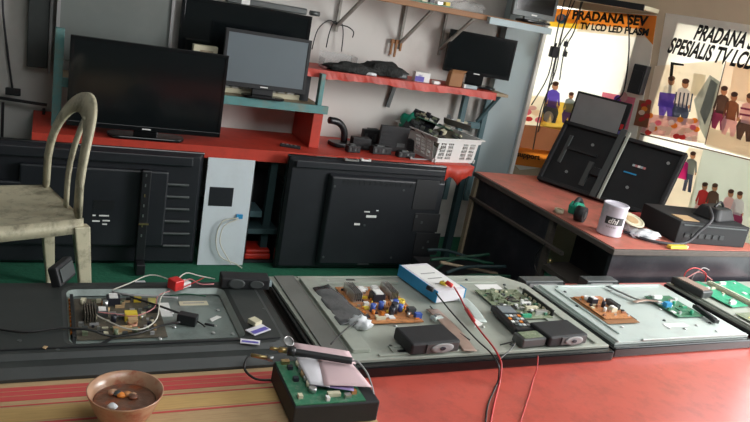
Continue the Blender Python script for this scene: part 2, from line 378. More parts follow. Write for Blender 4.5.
# board over the banner opening: pale underside with a dark edge
b = thing('overhead_board', 'pale board with dark front edge above the banner', 'board')
q0 = W(545, -6); q1 = W(655, 18)
bo = MB(); bo.prism([(q0[0], .02), (q1[0]+.02, .02), (q1[0]+.02, .2), (q0[0], .30)], 0, .02, 0, Matrix(((WD.x, WN.x, 0, WP.x), (WD.y, WN.y, 0, WP.y), (0, 0, 1, 1.50), (0, 0, 0, 1))))
bo.build('board', 'cream', b)
MB().bar((WP+WD*q0[0]+WN*.31)+Vector((0, 0, 1.508)), (WP+WD*(q1[0]+.03)+WN*.21)+Vector((0, 0, 1.508)), .015, .03).build('edge_strip', 'black', b)

# ------------------------------------------------------------------ television helpers
def standing_tv(name, label, x0, x1, yf, z0, z1, scr='screenblack', bez='black', base=True, neck=.05, rz=0, bw=.018, lean=0, th=.04, basew=.3):
    # screen faces -Y; z0 is the lower edge of the cabinet, stands at z0-neck
    w = x1-x0; h = z1-z0
    t = thing(name, label, 'television' if 'tele' in name else 'monitor', ((x0+x1)/2, yf, z0-neck), rz, rx=lean)
    c = MB(); c.box(-w/2, w/2, 0, th*.5, neck, neck+h); c.box(-w/2+.04, w/2-.04, th*.5, th, neck+.03, neck+h-.04); c.build('cabinet', bez, t, .004)
    f = MB(); f.box(-w/2, w/2, -.006, -.0005, neck, neck+bw*1.5); f.box(-w/2, w/2, -.006, -.0005, neck+h-bw, neck+h)
    f.box(-w/2, -w/2+bw, -.006, -.0005, neck+bw*1.5, neck+h-bw); f.box(w/2-bw, w/2, -.006, -.0005, neck+bw*1.5, neck+h-bw); f.build('bezel', bez, t, .001)
    box(-w/2+bw, w/2-bw, -.003, -.0006, neck+bw*1.5, neck+h-bw).build('screen', scr, t)
    box(-.018, .018, -.0072, -.0061, neck+bw*.5, neck+bw*.9).build('logo', 'label', t)
    if base:
        box(-.05, .05, .008, .028, .012, neck+.03).build('neck', bez, t, .003)
        MB().prism(rrect(-basew/2, basew/2, -.06, .05, .045), .001, .012).build('base', 'gloss', t, .003)
    return t

# ------------------------------------------------------------------ rear: red counter and shelves
XR = 2.02
t = thing('counter', 'long low counter covered in red vinyl along the rear wall', 'counter', (0, 0, 0))
cc = MB(); cc.box(-.02, 2.1, 3.1, 3.49, ZR-.02, ZR-.004); cc.build('worktop', 'dustywood', t)
vv = MB(); vv.box(-.02, 2.1, 3.08, 3.49, ZR-.003, ZR); vv.box(-.02, 2.1, 3.076, 3.08, ZR-.055, ZR)
vv.build('vinyl_cover', 'red', t)
vd = MB(); xs = [1.86+i*.02 for i in range(13)]
vs = []; fs = []
for i, x in enumerate(xs): 
    dp = .07+.025*math.sin(i*.9)+(.02 if i < 9 else -.02); vs += [(x, 3.07, ZR+.001), (x, 3.066+.006*math.sin(i*1.7), ZR-dp), (x, 3.072, ZR+.001), (x, 3.07+.006*math.sin(i*1.7), ZR-dp)]
for i in range(12):
    a = i*4; fs += [(a, a+4, a+5, a+1), (a+2, a+3, a+7, a+6), (a+1, a+5, a+7, a+3), (a, a+2, a+6, a+4)]
vd.add(vs, fs, 0, True); vd.build('hanging_flap', 'red', t)
lg = MB()
for x in (0.0, 1.0, 2.06):
    MB().box(x, x+.035, 3.44, 3.475, 0, ZR-.02).build('leg', 'tealdark', t)
    MB().box(x, x+.035, 3.11, 3.145, 0, ZR-.02).build('leg', 'tealdark', t)
MB().box(.035, 2.06, 3.3, 3.46, .18, .2).build('lower_shelf', 'tealdark', t)
MB().box(.88, .99, 3.12, 3.26, .22, .25).build('brace', 'tealgrey', t)

# teal framed hutch on the counter
t = thing('shelf_unit', 'teal edged shelf with red side panel standing on the red counter', 'shelf', (0, 0, 0))
zs = .775
MB().box(.05, .085, 3.20, 3.24, ZR+.001, .975).build('post', 'teal', t, .002)
hs = MB(); hs.box(.085, 1.24, 3.2, 3.48, zs-.03, zs); hs.build('shelf_board', 'rawwood', t)
MB().box(.085, 1.27, 3.185, 3.199, zs-.035, zs+.004).build('edge_strip', 'teal', t, .001)
MB().box(1.205, 1.255, 3.2, 3.48, ZR+.001, zs-.036).build('side_panel', 'red', t, .002)
MB().box(1.215, 1.238, 3.2, 3.235, zs+.001, .93).build('post', 'teal', t, .002)

# red shelf on wall
zr = .945
t = thing('wall_shelf', 'red vinyl covered shelf on the rear wall', 'shelf', (0, 0, 0))
MB().box(1.16, 2.33, 3.24, 3.49, zr-.018, zr-.002).build('board', 'rawwood', t)
vs = []; fs = []; n = 40
for i in range(n+1):
    x = 1.15+1.1*i/n; d = .036+.004*math.sin(i*.35)+.002*math.sin(i*1.9); yo = .004*math.sin(i*1.3)
    vs += [(x, 3.488, zr), (x, 3.235, zr), (x, 3.231+yo, zr-d), (x, 3.234+yo, zr-d), (x, 3.2385, zr-.0015), (x, 3.488, zr-.0015)]
for i in range(n):
    a = i*6
    for k in range(6): fs.append((a+k, a+(k+1) % 6, a+6+(k+1) % 6, a+6+k))
fs += [(0, 1, 2, 3, 4, 5), tuple(n*6+k for k in (5, 4, 3, 2, 1, 0))]
MB().add(vs, fs).build('vinyl_cover', 'red', t)
q = Y(395, 90, 3.47)
MB().bar((q.x-.02, 3.484, q.z-.10), (q.x+.005, 3.478, zr-.02), .022, .012).build('bracket', 'metaldark', t)
MB().bar((2.3, 3.44, zr-.2), (2.3, 3.28, zr-.02), .02, .015).build('bracket', 'tealgrey', t)

# top wooden shelf with struts
t = thing('wall_shelf', 'brown wooden shelf on metal struts at the top of the rear wall', 'shelf', (0, 0, 0))
zt = 1.337
MB().box(1.40, 2.42, 3.2, 3.49, zt-.028, zt).build('board', 'wood', t, .002)
MB().box(2.06, 2.46, 3.17, 3.199, zt-.04, zt-.006).build('front_rail', 'bluepaint', t, .002)
for (wx, wy), (fx, fy) in (((338, 26), (372, -2)), ((401, 44), (436, 14)), ((441, 50), (485, 27))):
    a = Y(wx, wy, 3.47); bq = Y(fx, fy, 3.24)
    MB().bar((a.x, 3.485, a.z), (a.x+.01, 3.22, zt-.03), .018, .010).build('strut', 'strut', t)
    MB().box(a.x-.007, a.x+.007, 3.480, 3.489, a.z-.03, zt-.03).build('strut', 'strut', t)
# boards and bag on the top shelf
for i, (x, a) in enumerate(((1.55, .02), (1.75, -.03))):
    o = thing('circuit_board', ['long green circuit board lying on the brown wooden shelf, left piece', 'green circuit board lying on the brown wooden shelf, nearer the clear bag'][i], 'circuit board', (x, 3.28, zt+.001), a)
    box(-.12, .12, -.04, .05, 0, .006).build('board', 'pcbgreen', o)
    for k in range(5): box(-.1+k*.045, -.075+k*.045, -.035, -.01+.01*(k % 2), .0065, .018+.006*(k % 3)).build('component', ['wood', 'cream', 'capblack', 'steel', 'yellow'][k], o)
def blob(name, c, sx, sy_, sz, m, amp=.25, n=2, seed=1, parent=None, flat=True):
    bm = bmesh.new(); bmesh.ops.create_icosphere(bm, subdivisions=n+1, radius=1); rnd = random.Random(seed)
    ph = [rnd.random()*6 for _ in range(6)]
    for v in bm.verts:
        k = 1+amp*(math.sin(v.co.x*5+ph[0])*math.sin(v.co.y*6+ph[1])+.6*math.sin(v.co.z*9+ph[2])*math.sin(v.co.x*11+ph[3]))
        v.co *= k
        if flat and v.co.z < -.55: v.co.z = -.55
        v.co = Vector((v.co.x*sx, v.co.y*sy_, (v.co.z+.55)*sz)) 
    me = bpy.data.meshes.new(name); bm.to_mesh(me); bm.free(); me.materials.append(M[m])
    for p in me.polygons: p.use_smooth = True
    o = bpy.data.objects.new(name, me); COL.objects.link(o); o.location = c; o.parent = parent; return o
tag(blob('plastic_bag', (1.98, 3.28, zt+.002), .09, .05, .03, 'clearcase', seed=4), 'crumpled clear plastic bag beside the green boards on the top shelf', 'bag')
# monitor on top shelf
t = standing_tv('monitor', 'dark monitor leaning on the top shelf above the other monitor', 2.24, 2.52, 3.25, zt+.03, zt+.30, 'screenblack', 'metaldark', neck=.028, basew=.2, lean=-.06)
# monitor on red shelf
t = standing_tv('monitor', 'black widescreen monitor on the red wall shelf', Y(454, 50, 3.33).x, Y(513.5, 62, 3.33).x, 3.37, zr+.065, Y(490, 36, 3.33).z, 'screenblack', 'gloss', neck=.062, basew=.24, bw=.012, rz=-.2)

# items on the red shelf
pt = lambda x, y, d=3.3: Y(x, y, d)
q = pt(341, 60); t = thing('plastic_case', 'open clear plastic case at the left end of the red shelf', 'case', (q.x, 3.34, zr+.001), -.1)
MB().box(-.085, .085, -.05, .05, 0, .005).build('bottom', 'wirepink', t)
cs = MB(); cs.box(-.085, .085, .046, .05, .006, .075); cs.box(-.085, -.081, -.05, .046, .006, .05); cs.box(.081, .085, -.05, .046, .006, .075); cs.build('walls', 'clearcase', t)
q = pt(355, 72, 3.28); o = blob('cable_bundle', (q.x-.03, 3.27, zr+.002), .12, .035, .03, 'netblack', .3, seed=9); tag(o, 'flat black cable bundle in front of the plastic case on the red shelf', 'cable bundle')
tag(blob('net_bag', (pt(386, 72).x, 3.34, zr+.002), .12, .06, .045, 'netblack', .22, seed=12), 'dark woven bag heaped on the middle of the red shelf', 'bag')
tag(blob('cable_bundle', (pt(365, 76).x+.005, 3.265, zr+.002), .035, .02, .012, 'bagwhite', .3, seed=19), 'small pale scrap in front of the dark bag on the red shelf', 'scrap')
q = pt(420, 78); t = thing('carton', 'small white and blue carton on the red shelf', 'box', (q.x, 3.29, zr+.001), -.08)
box(-.042, .042, -.02, .02, 0, .05).build('body', 'white', t, .001); box(-.0415, .01, -.0208, -.0202, .002, .028).build('printed_panel', 'purple', t)
text('lettering', 'ABC', 'blacktv', Matrix(((1, 0, 0, -.026), (0, 0, -1, -.0207), (0, 1, 0, .028), (0, 0, 0, 1))), .013, t).data.materials[0] = M['purple']
q = pt(404, 78); t = thing('black_box', 'small black box left of the white and blue carton', 'box', (q.x-.01, 3.32, zr+.001), .1)
box(-.03, .03, -.02, .02, 0, .03).build('body', 'blackmat', t, .003); box(-.02, .02, -.0206, -.0202, .008, .02).build('label_panel', 'metaldark', t)
q = pt(454, 78); t = thing('paper_bag', 'crumpled brown paper bag in front of the shelf monitor', 'bag', (q.x-.005, 3.285, zr+.001), .1)
pb = MB(); pb.prism([(-.045, -.02), (.04, -.022), (.042, .022), (-.042, .02)], 0, .075, 0, None, [(-.035, -.014), (.05, -.018), (.045, .012), (-.04, .012)]); pb.build('bag_body', 'brown', t, .004)
MB().prism([(-.037, -.012), (.052, -.016), (.047, .01), (-.04, .01)], .0755, .088, 0, None, [(-.02, -.004), (.06, -.02), (.062, -.012), (-.02, .004)]).build('rolled_top', 'brown', t)
q = pt(434, 84, 3.26); t = thing('adapter', 'little white plug between carton and brown bag', 'adapter', (q.x+.01, 3.262, zr+.001), .2)
box(-.022, .018, -.012, .012, 0, .018).build('body', 'white', t, .003); box(.0185, .028, -.006, -.003, .006, .011).build('prong', 'steel', t); box(.0185, .028, .003, .006, .006, .011).build('prong', 'steel', t)
q = pt(471, 83, 3.26); t = thing('paper_packet', 'pale blue packet beside the brown bag', 'packet', (q.x, 3.262, zr+.001), -.1)
box(-.04, .04, -.012, .012, 0, .02).build('body', 'bluepaint', t, .004); box(-.041, -.03, -.0122, .0122, .001, .021).build('folded_end', 'white', t)

# wire hook hanging above the clear case
a = Y(338, 25, 3.45)
t = thing('wire_hook', 'bent dark wire hooks hanging on the wall above the plastic case', 'hook', (a.x, 3.47, a.z))
for dx, dz in (((-.10, -.14)), (-.035, -.12), (.04, -.13)):
    MB().tube([(0, 0, 0), (dx*.5, -.01, .015), (dx, -.01, -.04), (dx*1.15, -.01, dz)], .003).build('prong', 'blackmat', t)
MB().tube([(0, .01, 0), (.05, -.02, .0), (.09, -.02, -.02), (.09, -.02, -.05)], .003).build('prong', 'blackmat', t)
a = Y(397, 42, 3.47)
t = thing('key_hook', 'rusty iron hook plate with hanging keys under the top shelf', 'hook', (a.x, 3.478, a.z))
box(-.03, .03, 0, .008, -.01, .01).build('plate', 'brown', t)
for dx, l in ((-.025, .07), (.0, .08), (.028, .045)):
    box(dx-.006, dx+.006, -.008, -.001, -l, .012).build('key', 'brown', t, .001)

# large framed pane and dark panel behind the front television
t = thing('framed_pane', 'grey glossy framed pane leaning behind the left television', 'panel', (.30, 3.40, zs+.0), 0)
fx0, fx1 = -.245, .24
box(fx0+.012, fx1-.012, .01, .02, .04, 1.0).build('pane', 'glasspane', t)
fr = MB(); fr.box(fx0, fx0+.014, 0, .025, .04, 1.0); fr.box(fx1-.014, fx1, 0, .025, .04, 1.0); fr.box(fx0, fx1, 0, .025, .002, .0395); fr.box(fx0, fx1, 0, .025, 1.001, 1.015)
fr.build('frame', 'wiregrey', t)
a = Y(45, 69, 3.42)
t = thing('speaker_column', 'tall narrow black panel hanging left of the teal post', 'panel', (-.0, 3.43, a.z))
box(-.055, .028, 0, .065, 0, .7).build('body', 'cover', t, .004); box(.030, .040, .0, .06, -.02, .7).build('edge_trim', 'wiregrey', t)
# front television on the counter
standing_tv('television', 'black television with stand on the red counter, left of the grey monitor', .105, .745, 3.13, ZR+.03, ZR+.40, 'screenblack', 'gloss', neck=.027, basew=.32, bw=.014, rz=0, th=.04)
# big tv behind (screen back) on teal shelf
standing_tv('television', 'large black television behind the small grey monitor', .57, 1.195, 3.405, zs+.03, zs+.40, 'screenblack', 'gloss', neck=.028, bw=.016)
# small grey-screen monitor
t = standing_tv('monitor', 'small monitor with grey screen on the teal edged shelf', .745, 1.15, 3.225, zs+.045, zs+.30, 'screengrey', 'blackmat', neck=.042, bw=.014, basew=.2, lean=-.04, rz=-.03)
# beige boxes behind monitor
t = thing('carton', 'beige carton behind the grey monitor, mostly hidden', 'box', (.68, 3.29, zs+.001), 0)
box(-.06, .05, 0, .04, 0, .20).build('body', 'cream', t, .002); box(-.03, .03, -.001, -.0002, .15, .18).build('printed_panel', 'rawwood', t)
t = thing('keyboard', 'cream keyboard lying behind the small monitor on the teal edged shelf', 'keyboard', (.95, 3.285, zs+.001), 0)
box(-.2, .2, 0, .05, 0, .025).build('body', 'cream', t, .003)
for k in range(8): box(-.18+k*.045, -.145+k*.045, .005, .045, .0255, .03).build('key_block', 'white', t)
t = thing('picture_card', 'small dark photo card beside the small monitor', 'card', (1.16, 3.30, zs+.001), 0)
box(-.03, .04, 0, .008, 0, .14).build('card', 'blacktv', t); box(-.02, .0, -.001, -.0003, .04, .11).build('photo', 'bluepaint', t)
# device at the top edge above the large television
t = thing('projector', 'dark device with white sticker lying on the large television', 'device', (.97, 3.41, zs+.402), .02)
box(-.2, .2, -.0, .035, 0, .03).build('body', 'metaldark', t, .006); box(-.13, -.09, -.0012, -.0002, .003, .027).build('sticker', 'label', t)
MB().cyl((.22, .018, .014), .012, .05, 'x').build('lens_tube', 'metaldark', t)
# phone on counter
t = thing('remote_control', 'black remote control on the red counter by the side panel', 'remote', (1.10, 3.17, ZR+.001), -.35)
box(-.05, .05, -.015, .015, 0, .012).build('body', 'blackmat', t, .003)
for k in range(4): box(-.04+k*.02, -.03+k*.02, -.008, .008, .0125, .014).build('button', 'wiregrey', t)

# left wall stuff: power strip bar and black wire rack
a = Y(2, 0, 3.44); b_ = Y(8, 50, 3.44); c_ = Y(12, 90, 3.44)
cable('wall_cable', [(a.x-.01, 3.485, a.z+.4), (a.x, 3.485, a.z), (b_.x-.005, 3.485, b_.z), (c_.x, 3.485, c_.z)], .005, 'rope', 'black cable running down the rear wall at the left edge')
a = Y(0, 92, 3.4); b_ = Y(47, 106, 3.4)
t = thing('wire_rack', 'black metal frame against the wall at the far left', 'rack', (0, 3.42, .3))
MB().bar((-.6, 0, a.z-.3), (b_.x, 0, b_.z-.3-.0), .012, .012).build('top_rail', 'blackmat', t)
for px_, top_, bot_ in ((3, 100, 145), (44, 106, 145)):
    u = Y(px_, top_, 3.42); MB().box(u.x-.006, u.x+.006, -.006, .006, 0, u.z-.31).build('upright', 'blackmat', t)
u = Y(45, 122, 3.4); MB().cyl((u.x-.02, -.045, u.z-.32), .02, .03, 'y').build('knob', 'blackmat', t)
u = Y(13, 91, 3.4); box(u.x-.03, u.x+.03, -.02, -.008, u.z-.3-.02, u.z-.3+.012).build('socket', 'blackmat', t, .003)

# black boards heap on counter
rnd = random.Random(5)
q = T(345, 150, ZR); t = thing('stand_base', 'black moulded stand part at the left of the heap behind the large television back', 'stand part', (1.42, 3.3, ZR+.001), .2)
MB().tube([(-.1, 0, .13), (-.04, 0, .12), (0, 0, .08), (.01, 0, .02)], .018, 8).build('arm', 'black', t); MB().prism(rrect(-.07, .07, -.05, .05, .03), 0, .02).build('foot', 'black', t, .004)
for i, (px_, w, h, d, ry, lab) in enumerate(((360, .10, .06, .05, .1, 'black plastic module lying left of the square black fan panel'),
    (393, .165, .135, .02, -.05, 'square black ventilated panel standing on the red counter'),
    (414, .10, .07, .03, .3, 'sloping black plastic cover between the fan panel and basket'))):
    u = Y(px_, 150, 3.25); t = thing('plastic_cover', lab, 'cover', (u.x, 3.24+.02*i, ZR+.001), -.05)
    bx = MB()
    if i == 2: bx.prism([(-w/2, 0), (w/2, 0), (w/2, h*.4), (0, h), (-w/2, h)], 0, d, 0, Matrix(((1, 0, 0, 0), (0, 0, 1, 0), (0, 1, 0, 0), (0, 0, 0, 1))))
    else: bx.box(-w/2, w/2, 0, d, 0, h)
    bx.build('shell', 'blackmat', t, .003)
    for k in range(5): box(-w/2+.012, -w/2+w*.42, -.002, -.0003, .012+k*h*.16, .012+k*h*.16+h*.06).build('vent_slat', 'black', t)
    box(w*.12, w*.4, -.0025, -.0003, h*.2, h*.35).build('label_panel', 'metaldark', t)
for i, (px_, l, m_, lab) in enumerate(((352, .07, 'steel', 'short silver bracket strip lying in front of the black module'), (440, .13, 'wiregrey', 'long pale metal strip in front of the white basket'), (366, .05, 'white', 'small white clip in front of the black module'))):
    u = T(px_ if i != 1 else 428, 160 if i != 1 else 163, ZR+.006); t = thing('metal_strip', lab, 'strip', (u.x, min(u.y, 3.2) if i != 1 else 3.13, ZR+.001), .05)
    box(-l/2, l/2, -.006, .006, 0, .006).build('strip', m_, t); box(-l/2-.004, -l/2+.008, -.009, .009, .0065, .012).build('end_tab', m_, t); box(l/2-.008, l/2, -.008, .008, .0065, .010).build('end_tab', m_, t)

for px_, yy0, w, h, d, lab in ((350, 3.16, .07, .035, .04, 'small flat black module in front of the stand part'), (378, 3.17, .11, .04, .04, 'low black module in front of the square fan panel'), (403, 3.14, .10, .03, .04, 'lowest black module at the front of the heap near the basket'), (368, 3.36, .14, .085, .03, 'tall black slotted board at the back of the heap')):
    u = Y(px_, 152, yy0+.05); t = thing('plastic_cover', lab, 'cover', (u.x, yy0, ZR+.001), .06)
    box(-w/2, w/2, 0, d, 0, h).build('shell', 'blackmat', t, .004)
    for k in range(4): box(-w/2+.01+k*w*.2, -w/2+.01+k*w*.2+w*.1, -.002, -.0003, h*.25, h*.75).build('slot', ['metaldark', 'black'][k % 2], t)
    box(-w*.3, w*.1, .006, d-.006, h+.0003, h+.006).build('top_plate', 'metaldark', t)
# white basket
a, rz, w, d = frame((441, 168), (484, 169.5), (406, 143), ZR+.01)
print('basket', a, rz, w, d)
bw_, bd_, bh = .27, .335, .128
t = thing('basket', 'white perforated plastic basket heaped with boards on the red counter', 'basket', (1.865, 3.10, ZR+.001), .16)
bm_ = MB(); 
for (x0, y0, x1, y1) in ((0, 0, bw_, 0), (bw_, 0, bw_, bd_), (bw_, bd_, 0, bd_), (0, bd_, 0, 0)):
    L = math.hypot(x1-x0, y1-y0); ux, uy = (x1-x0)/L, (y1-y0)/L; ox, oy = uy, -ux
    m4 = Matrix(((ux, ox*.12, 0, x0), (0, 0, 0, 0), (0, 0, 0, 0), (0, 0, 0, 1)))
    def W4(s_, z_, o_, x0=x0, y0=y0, ux=ux, uy=uy, ox=ox, oy=oy): k = .018*z_/bh; return Vector((x0+ux*s_+ox*(o_+k), y0+uy*s_+oy*(o_+k), z_))
    def slab(s0, s1, z0, z1):
        vs = [W4(s, z, o) for s in (s0, s1) for z in (z0, z1) for o in (0, -.004)]
        bm_.add(vs, [(0, 1, 3, 2), (4, 6, 7, 5), (0, 4, 5, 1), (2, 3, 7, 6), (0, 2, 6, 4), (1, 5, 7, 3)])
    slab(-.012, L+.012, 0, .018); slab(-.016, L+.016, bh-.022, bh)
    for k in range(int(L/.05)+1):
        slab(k*.05, k*.05+.016, .018, bh-.022)
        if k < int(L/.05) and k != 2:
            for r_ in range(4): slab(k*.05+.016, k*.05+.05, .018+r_*.02+.013, .018+r_*.02+.0185)
            for r_ in (1, 2): slab(k*.05+.014+r_*.0115, k*.05+.017+r_*.0115, .018, bh-.022)
        elif k == 2: slab(k*.05+.016, k*.05+.05, .018, bh-.022)
bm_.build('walls', 'white', t)
box(.002, bw_-.002, .002, bd_-.002, .0, .004).build('bottom', 'white', t)
rm = MB(); e = .022; e2 = .03
rm.box(-e2, bw_+e2, -e2, -e+.002, bh, bh+.006); rm.box(-e2, bw_+e2, bd_+e-.002, bd_+e2, bh, bh+.006); rm.box(-e2, -e+.002, -e+.002, bd_+e-.002, bh, bh+.006); rm.box(bw_+e-.002, bw_+e2, -e+.002, bd_+e-.002, bh, bh+.006)
rm.build('rim', 'white', t)
tm = t.matrix_basis.copy(); bpy.context.view_layer.update(); tm = t.matrix_world.copy()
for i, (x, y, z, ax, ay, az, c, lab) in enumerate(((.09, .07, .115, .35, -.2, .3, 'pcbdark', 'dark circuit board tilted at the front of the basket heap'), (.13, .21, .14, -.2, .2, -.5, 'pcbgreen', 'green circuit board on top of the basket heap'),
      (.19, .10, .155, .1, .3, 1.0, 'pcbdark', 'brown black circuit board at the right side of the basket'), (.06, .24, .11, .2, -.4, .8, 'blackmat', 'black board leaning at the back left of the basket'))):
    p = tm @ Vector((x, y, z+.015*i)); o = thing('circuit_board', lab, 'circuit board', p, az, rx=ax, ry=ay)
    box(-.10, .10, -.075, .075, 0, .003).build('board', c, o)
    for k in range(22):
        xx = -.085+.17*rnd.random(); yy_ = -.06+.12*rnd.random(); s = .006+.008*rnd.random()
        box(xx-s, xx+s, yy_-s, yy_+s, .0035, .006+.02*rnd.random()).build('component', rnd.choice(['capblack', 'metaldark', 'steel', 'pcbolive', 'cream']), o)
p = tm @ Vector((.02, .30, .10)); tag(blob('plastic_bag', p, .055, .045, .055, 'greenplastic', .25, seed=3), 'bright green plastic bag at the back of the white basket', 'bag')

# teal frame between shelf and counter at right, light seen behind
t = thing('teal_frame', 'teal wooden frame standing between the red shelf and the wall end', 'frame', (2.17, 3.42, ZR-.3))
MB().box(0, .03, 0, .03, 0, .62).build('post', 'tealgrey', t); MB().box(.15, .18, 0, .018, 0, .62).build('post', 'tealgrey', t)
MB().box(.036, .144, 0, .018, .44, .475).build('rail', 'tealgrey', t)

# ------------------------------------------------------------------ television backs on the floor
def tv_back(label, x0, x1, yb, z0, z1, lean, kind):
    w = x1-x0; h = z1-z0
    t = thing('television', label, 'television', (x0, yb, z0), 0, rx=lean)
    box(0, w, .022, .045, 0, h).build('front_bezel', 'gloss', t, .006)
    # back cover faces -Y
    mz = Matrix(((1, 0, 0, 0), (0, 0, -1, 0), (0, 1, 0, 0), (0, 0, 0, 1)))
    c = MB(); c.prism(rrect(.006, w-.006, .006, h-.006, .012), -.0215, -.004, 0, mz, rrect(.02, w-.02, .02, h-.02, .012)); c.build('back_cover', 'blacktv', t, .002)
    return t, w, h, mz
t, w, h, mz = tv_back('television seen from behind with vent ribs, standing on the carpet behind the chair', -.5, .675, 3.03, 0.005, .535, -.03, 0)
d0 = .004
pl = MB(); pl.prism([(.28, .10), (1.02, .10), (1.02, .445), (.44, .445), (.44, .37), (.28, .37)], .0045, .03, 0, mz); pl.build('raised_panel', 'blacktv', t, .008)
pl = MB(); pl.prism([(.05, .47), (1.12, .47), (1.12, .515), (.05, .515)], .0045, .02, 0, mz); pl.build('top_ridge', 'blacktv', t, .006)
X = lambda px_, py_: (Y(px_, py_, 3.02).x+.5, Y(px_, py_, 3.02).z)
for i in range(6):
    a = X(160, 186+i*12.2); b_ = X(187, 187+i*12.4); MB().prism([(a[0]+.01, a[1]-.004), (b_[0]+.01, a[1]-.004), (b_[0]+.01, a[1]+.006), (a[0]+.01, a[1]+.006)], .0045, .016, 0, mz).build('vent_rib', 'metaldark', t, .003)
a = X(93, 205); box(a[0], a[0]+.085, -.0325, -.0302, a[1]-.02, a[1]+.02).build('recessed_plate', 'black', t)
for i, (ox_, oz, lw) in enumerate(((0, -.05, .012), (.025, -.05, .04), (0, -.075, .03), (.04, -.072, .03), (.04, -.088, .02))): box(a[0]+ox_, a[0]+ox_+lw, -.032, -.0302, a[1]+oz, a[1]+oz+.006).build('sticker', 'label', t)
# separate stand column fixed to the back
a = X(146, 176); b_ = X(142, 276)
box(a[0]-.022, a[0]+.016, -.07, -.031, .05, a[1]+.03).build('stand_column', 'black', t, .004)
for k in range(7): box(a[0]-.008, a[0]-.003, -.073, -.0705, .16+k*.045, .172+k*.045).build('screw', ['steel', 'brass', 'steel'][k % 3], t)
box(a[0]-.02, a[0]+.02, -.075, -.0705, .215, .222).build('strap', 'brass', t)
box(a[0]-.022, a[0]+.016, -.12, -.03, 0.0, .049).build('stand_foot', 'black', t, .004)

# white sheet panel
a = Y(195, 261, 3.02); b_ = Y(249, 262, 3.02)
t = thing('metal_sheet', 'white metal backing sheet with dark square label standing on the carpet', 'panel', (.69, 3.04, .003), 0, rx=-.03)
box(0, .215, 0, .006, 0, .515).build('sheet', 'whitepanel', t, .001)
box(.02, .13, -.0012, -.0002, .29, .38).build('label_square', 'blacktv', t)
box(.155, .185, -.01, -.0002, .235, .255).build('blue_connector', 'blue', t)
MB().tube([(.165, -.012, .24), (.09, -.015, .22), (.07, -.02, .13), (.1, -.02, .05), (.17, -.03, .02), (.2, -.05, .005)], .0028).build('cable', 'wirewhite', t)
MB().tube([(.165, -.014, .235), (.10, -.018, .2), (.09, -.022, .12), (.13, -.03, .05), (.15, -.04, .02)], .0025).build('cable', 'wirewhite', t)
# dark box beside the sheet
t = thing('storage_box', 'black open box between the white sheet and the large television back', 'box', (.905, 3.07, .003), 0)
for nm, bb in (('side_panel', (0, .012, 0, .25, 0, .4)), ('side_panel', (.16, .172, 0, .25, 0, .4)), ('back_panel', (.0125, .1595, .238, .25, 0, .4)), ('bottom_panel', (.0125, .1595, .0, .2375, 0, .012)), ('middle_shelf', (.0125, .1595, 0, .2375, .15, .175))):
    MB().box(*bb).build(nm, 'tealdark' if nm == 'middle_shelf' else 'blackmat', t)
t = thing('red_cloth', 'folded dark red cloth in the bottom of the black open box', 'cloth', (.92, 3.075, .017), 0)
box(0, .13, 0, .14, 0, .03).build('fold', 'redslick', t, .008); box(.005, .125, .005, .13, .0305, .05).build('fold', 'redslick', t, .008)

t, w, h, mz = tv_back('large television seen from behind, standing upright at the centre of the floor', 1.045, 1.90, 2.98, 0.005, .57, -.02, 1)
MB().prism([(.20, .03), (.84, .03), (.84, .50), (.20, .50)], .0045, .028, 0, mz, [(.215, .045), (.83, .045), (.83, .485), (.215, .485)]).build('raised_panel', 'blacktv', t, .006)
MB().prism([(.03, .515), (.83, .515), (.83, .55), (.03, .55)], .0045, .014, 0, mz).build('top_ridge', 'blacktv', t, .005)
X = lambda px_, py_: (Y(px_, py_, 2.96).x-1.045, Y(px_, py_, 2.96).z)
for k, (px_, py_, lw, lh) in enumerate(((364, 212, .03, .006), (376, 211, .012, .005), (366, 216, .055, .012), (354, 224, .03, .01), (357, 272-8, .06, .005))):
    a = X(px_, py_); box(a[0], a[0]+lw, -.0295, -.0282, a[1]-lh, a[1]).build('sticker', 'label' if k != 4 else 'metaldark', t)
for (x0, x1, z0, z1) in ((411, 440, 182, 210), (411, 440, 215, 232), (411, 440, 234, 255)):
    a = X(x0, z1); b_ = X(x1, z0); box(a[0], b_[0], -.0315, -.0282, a[1], b_[1]).build('port_panel', 'blackmat', t, .003)
for (x0, y0) in ((415, 216), (420, 222), (426, 241), (421, 247)):
    a = X(x0, y0); box(a[0], a[0]+.012, -.0335, -.0317, a[1]-.012, a[1]).build('port', 'metaldark', t)
for k in range(18): box(.27+k*.028, .288+k*.028, -.0298, -.0282, .455, .475).build('vent_slot', 'black', t)
for (x, z) in ((.23, .44), (.60, .44), (.23, .08), (.6, .08), (.42, .25)): MB().cyl((x, -.0305, z), .006, .0022, 'y', 10).build('screw', 'metaldark', t)
# grey board and cables in gap right of it
t = thing('panel_board', 'grey blue board standing in the gap left of the black desk', 'board', (1.97, 3.3, .003), 0)
box(0, .05, 0, .01, 0, .46).build('board', 'bluepaint', t); box(.0, .05, -.003, -.0003, .0, .1).build('kick_strip', 'teal', t)
for i in range(6):
    u = T(437, 249+i*3, .08); v = T(483, 257+i*3, .08)
    sx_ = 1.72+.02*rnd.random()
    o = MB().tube([(sx_, 2.52+i*.05, .06+.03*(i % 3)), (1.86, 2.54+i*.05, .09+.02*(i % 2)), (2.05, 2.5+i*.05, .07+.03*((i+1) % 3))], .008).build('offcut_strip', ['wiregreen', 'tealdark', 'rawwood', 'wiregreen', 'wiregreen', 'tealdark'][i])
    o.location.z = .085; tag(o, ['dark green strip in the heap on the floor left of the desk, nearest', 'teal strip in the floor heap left of the desk, second from front', 'pale wooden strip in the floor heap left of the desk', 'dark green strip in the floor heap left of the desk, behind the wooden strip', 'dark green strip in the floor heap left of the desk, fifth from front', 'teal strip at the back of the floor heap left of the desk'][i], 'strip', 'strips heaped left of the desk')
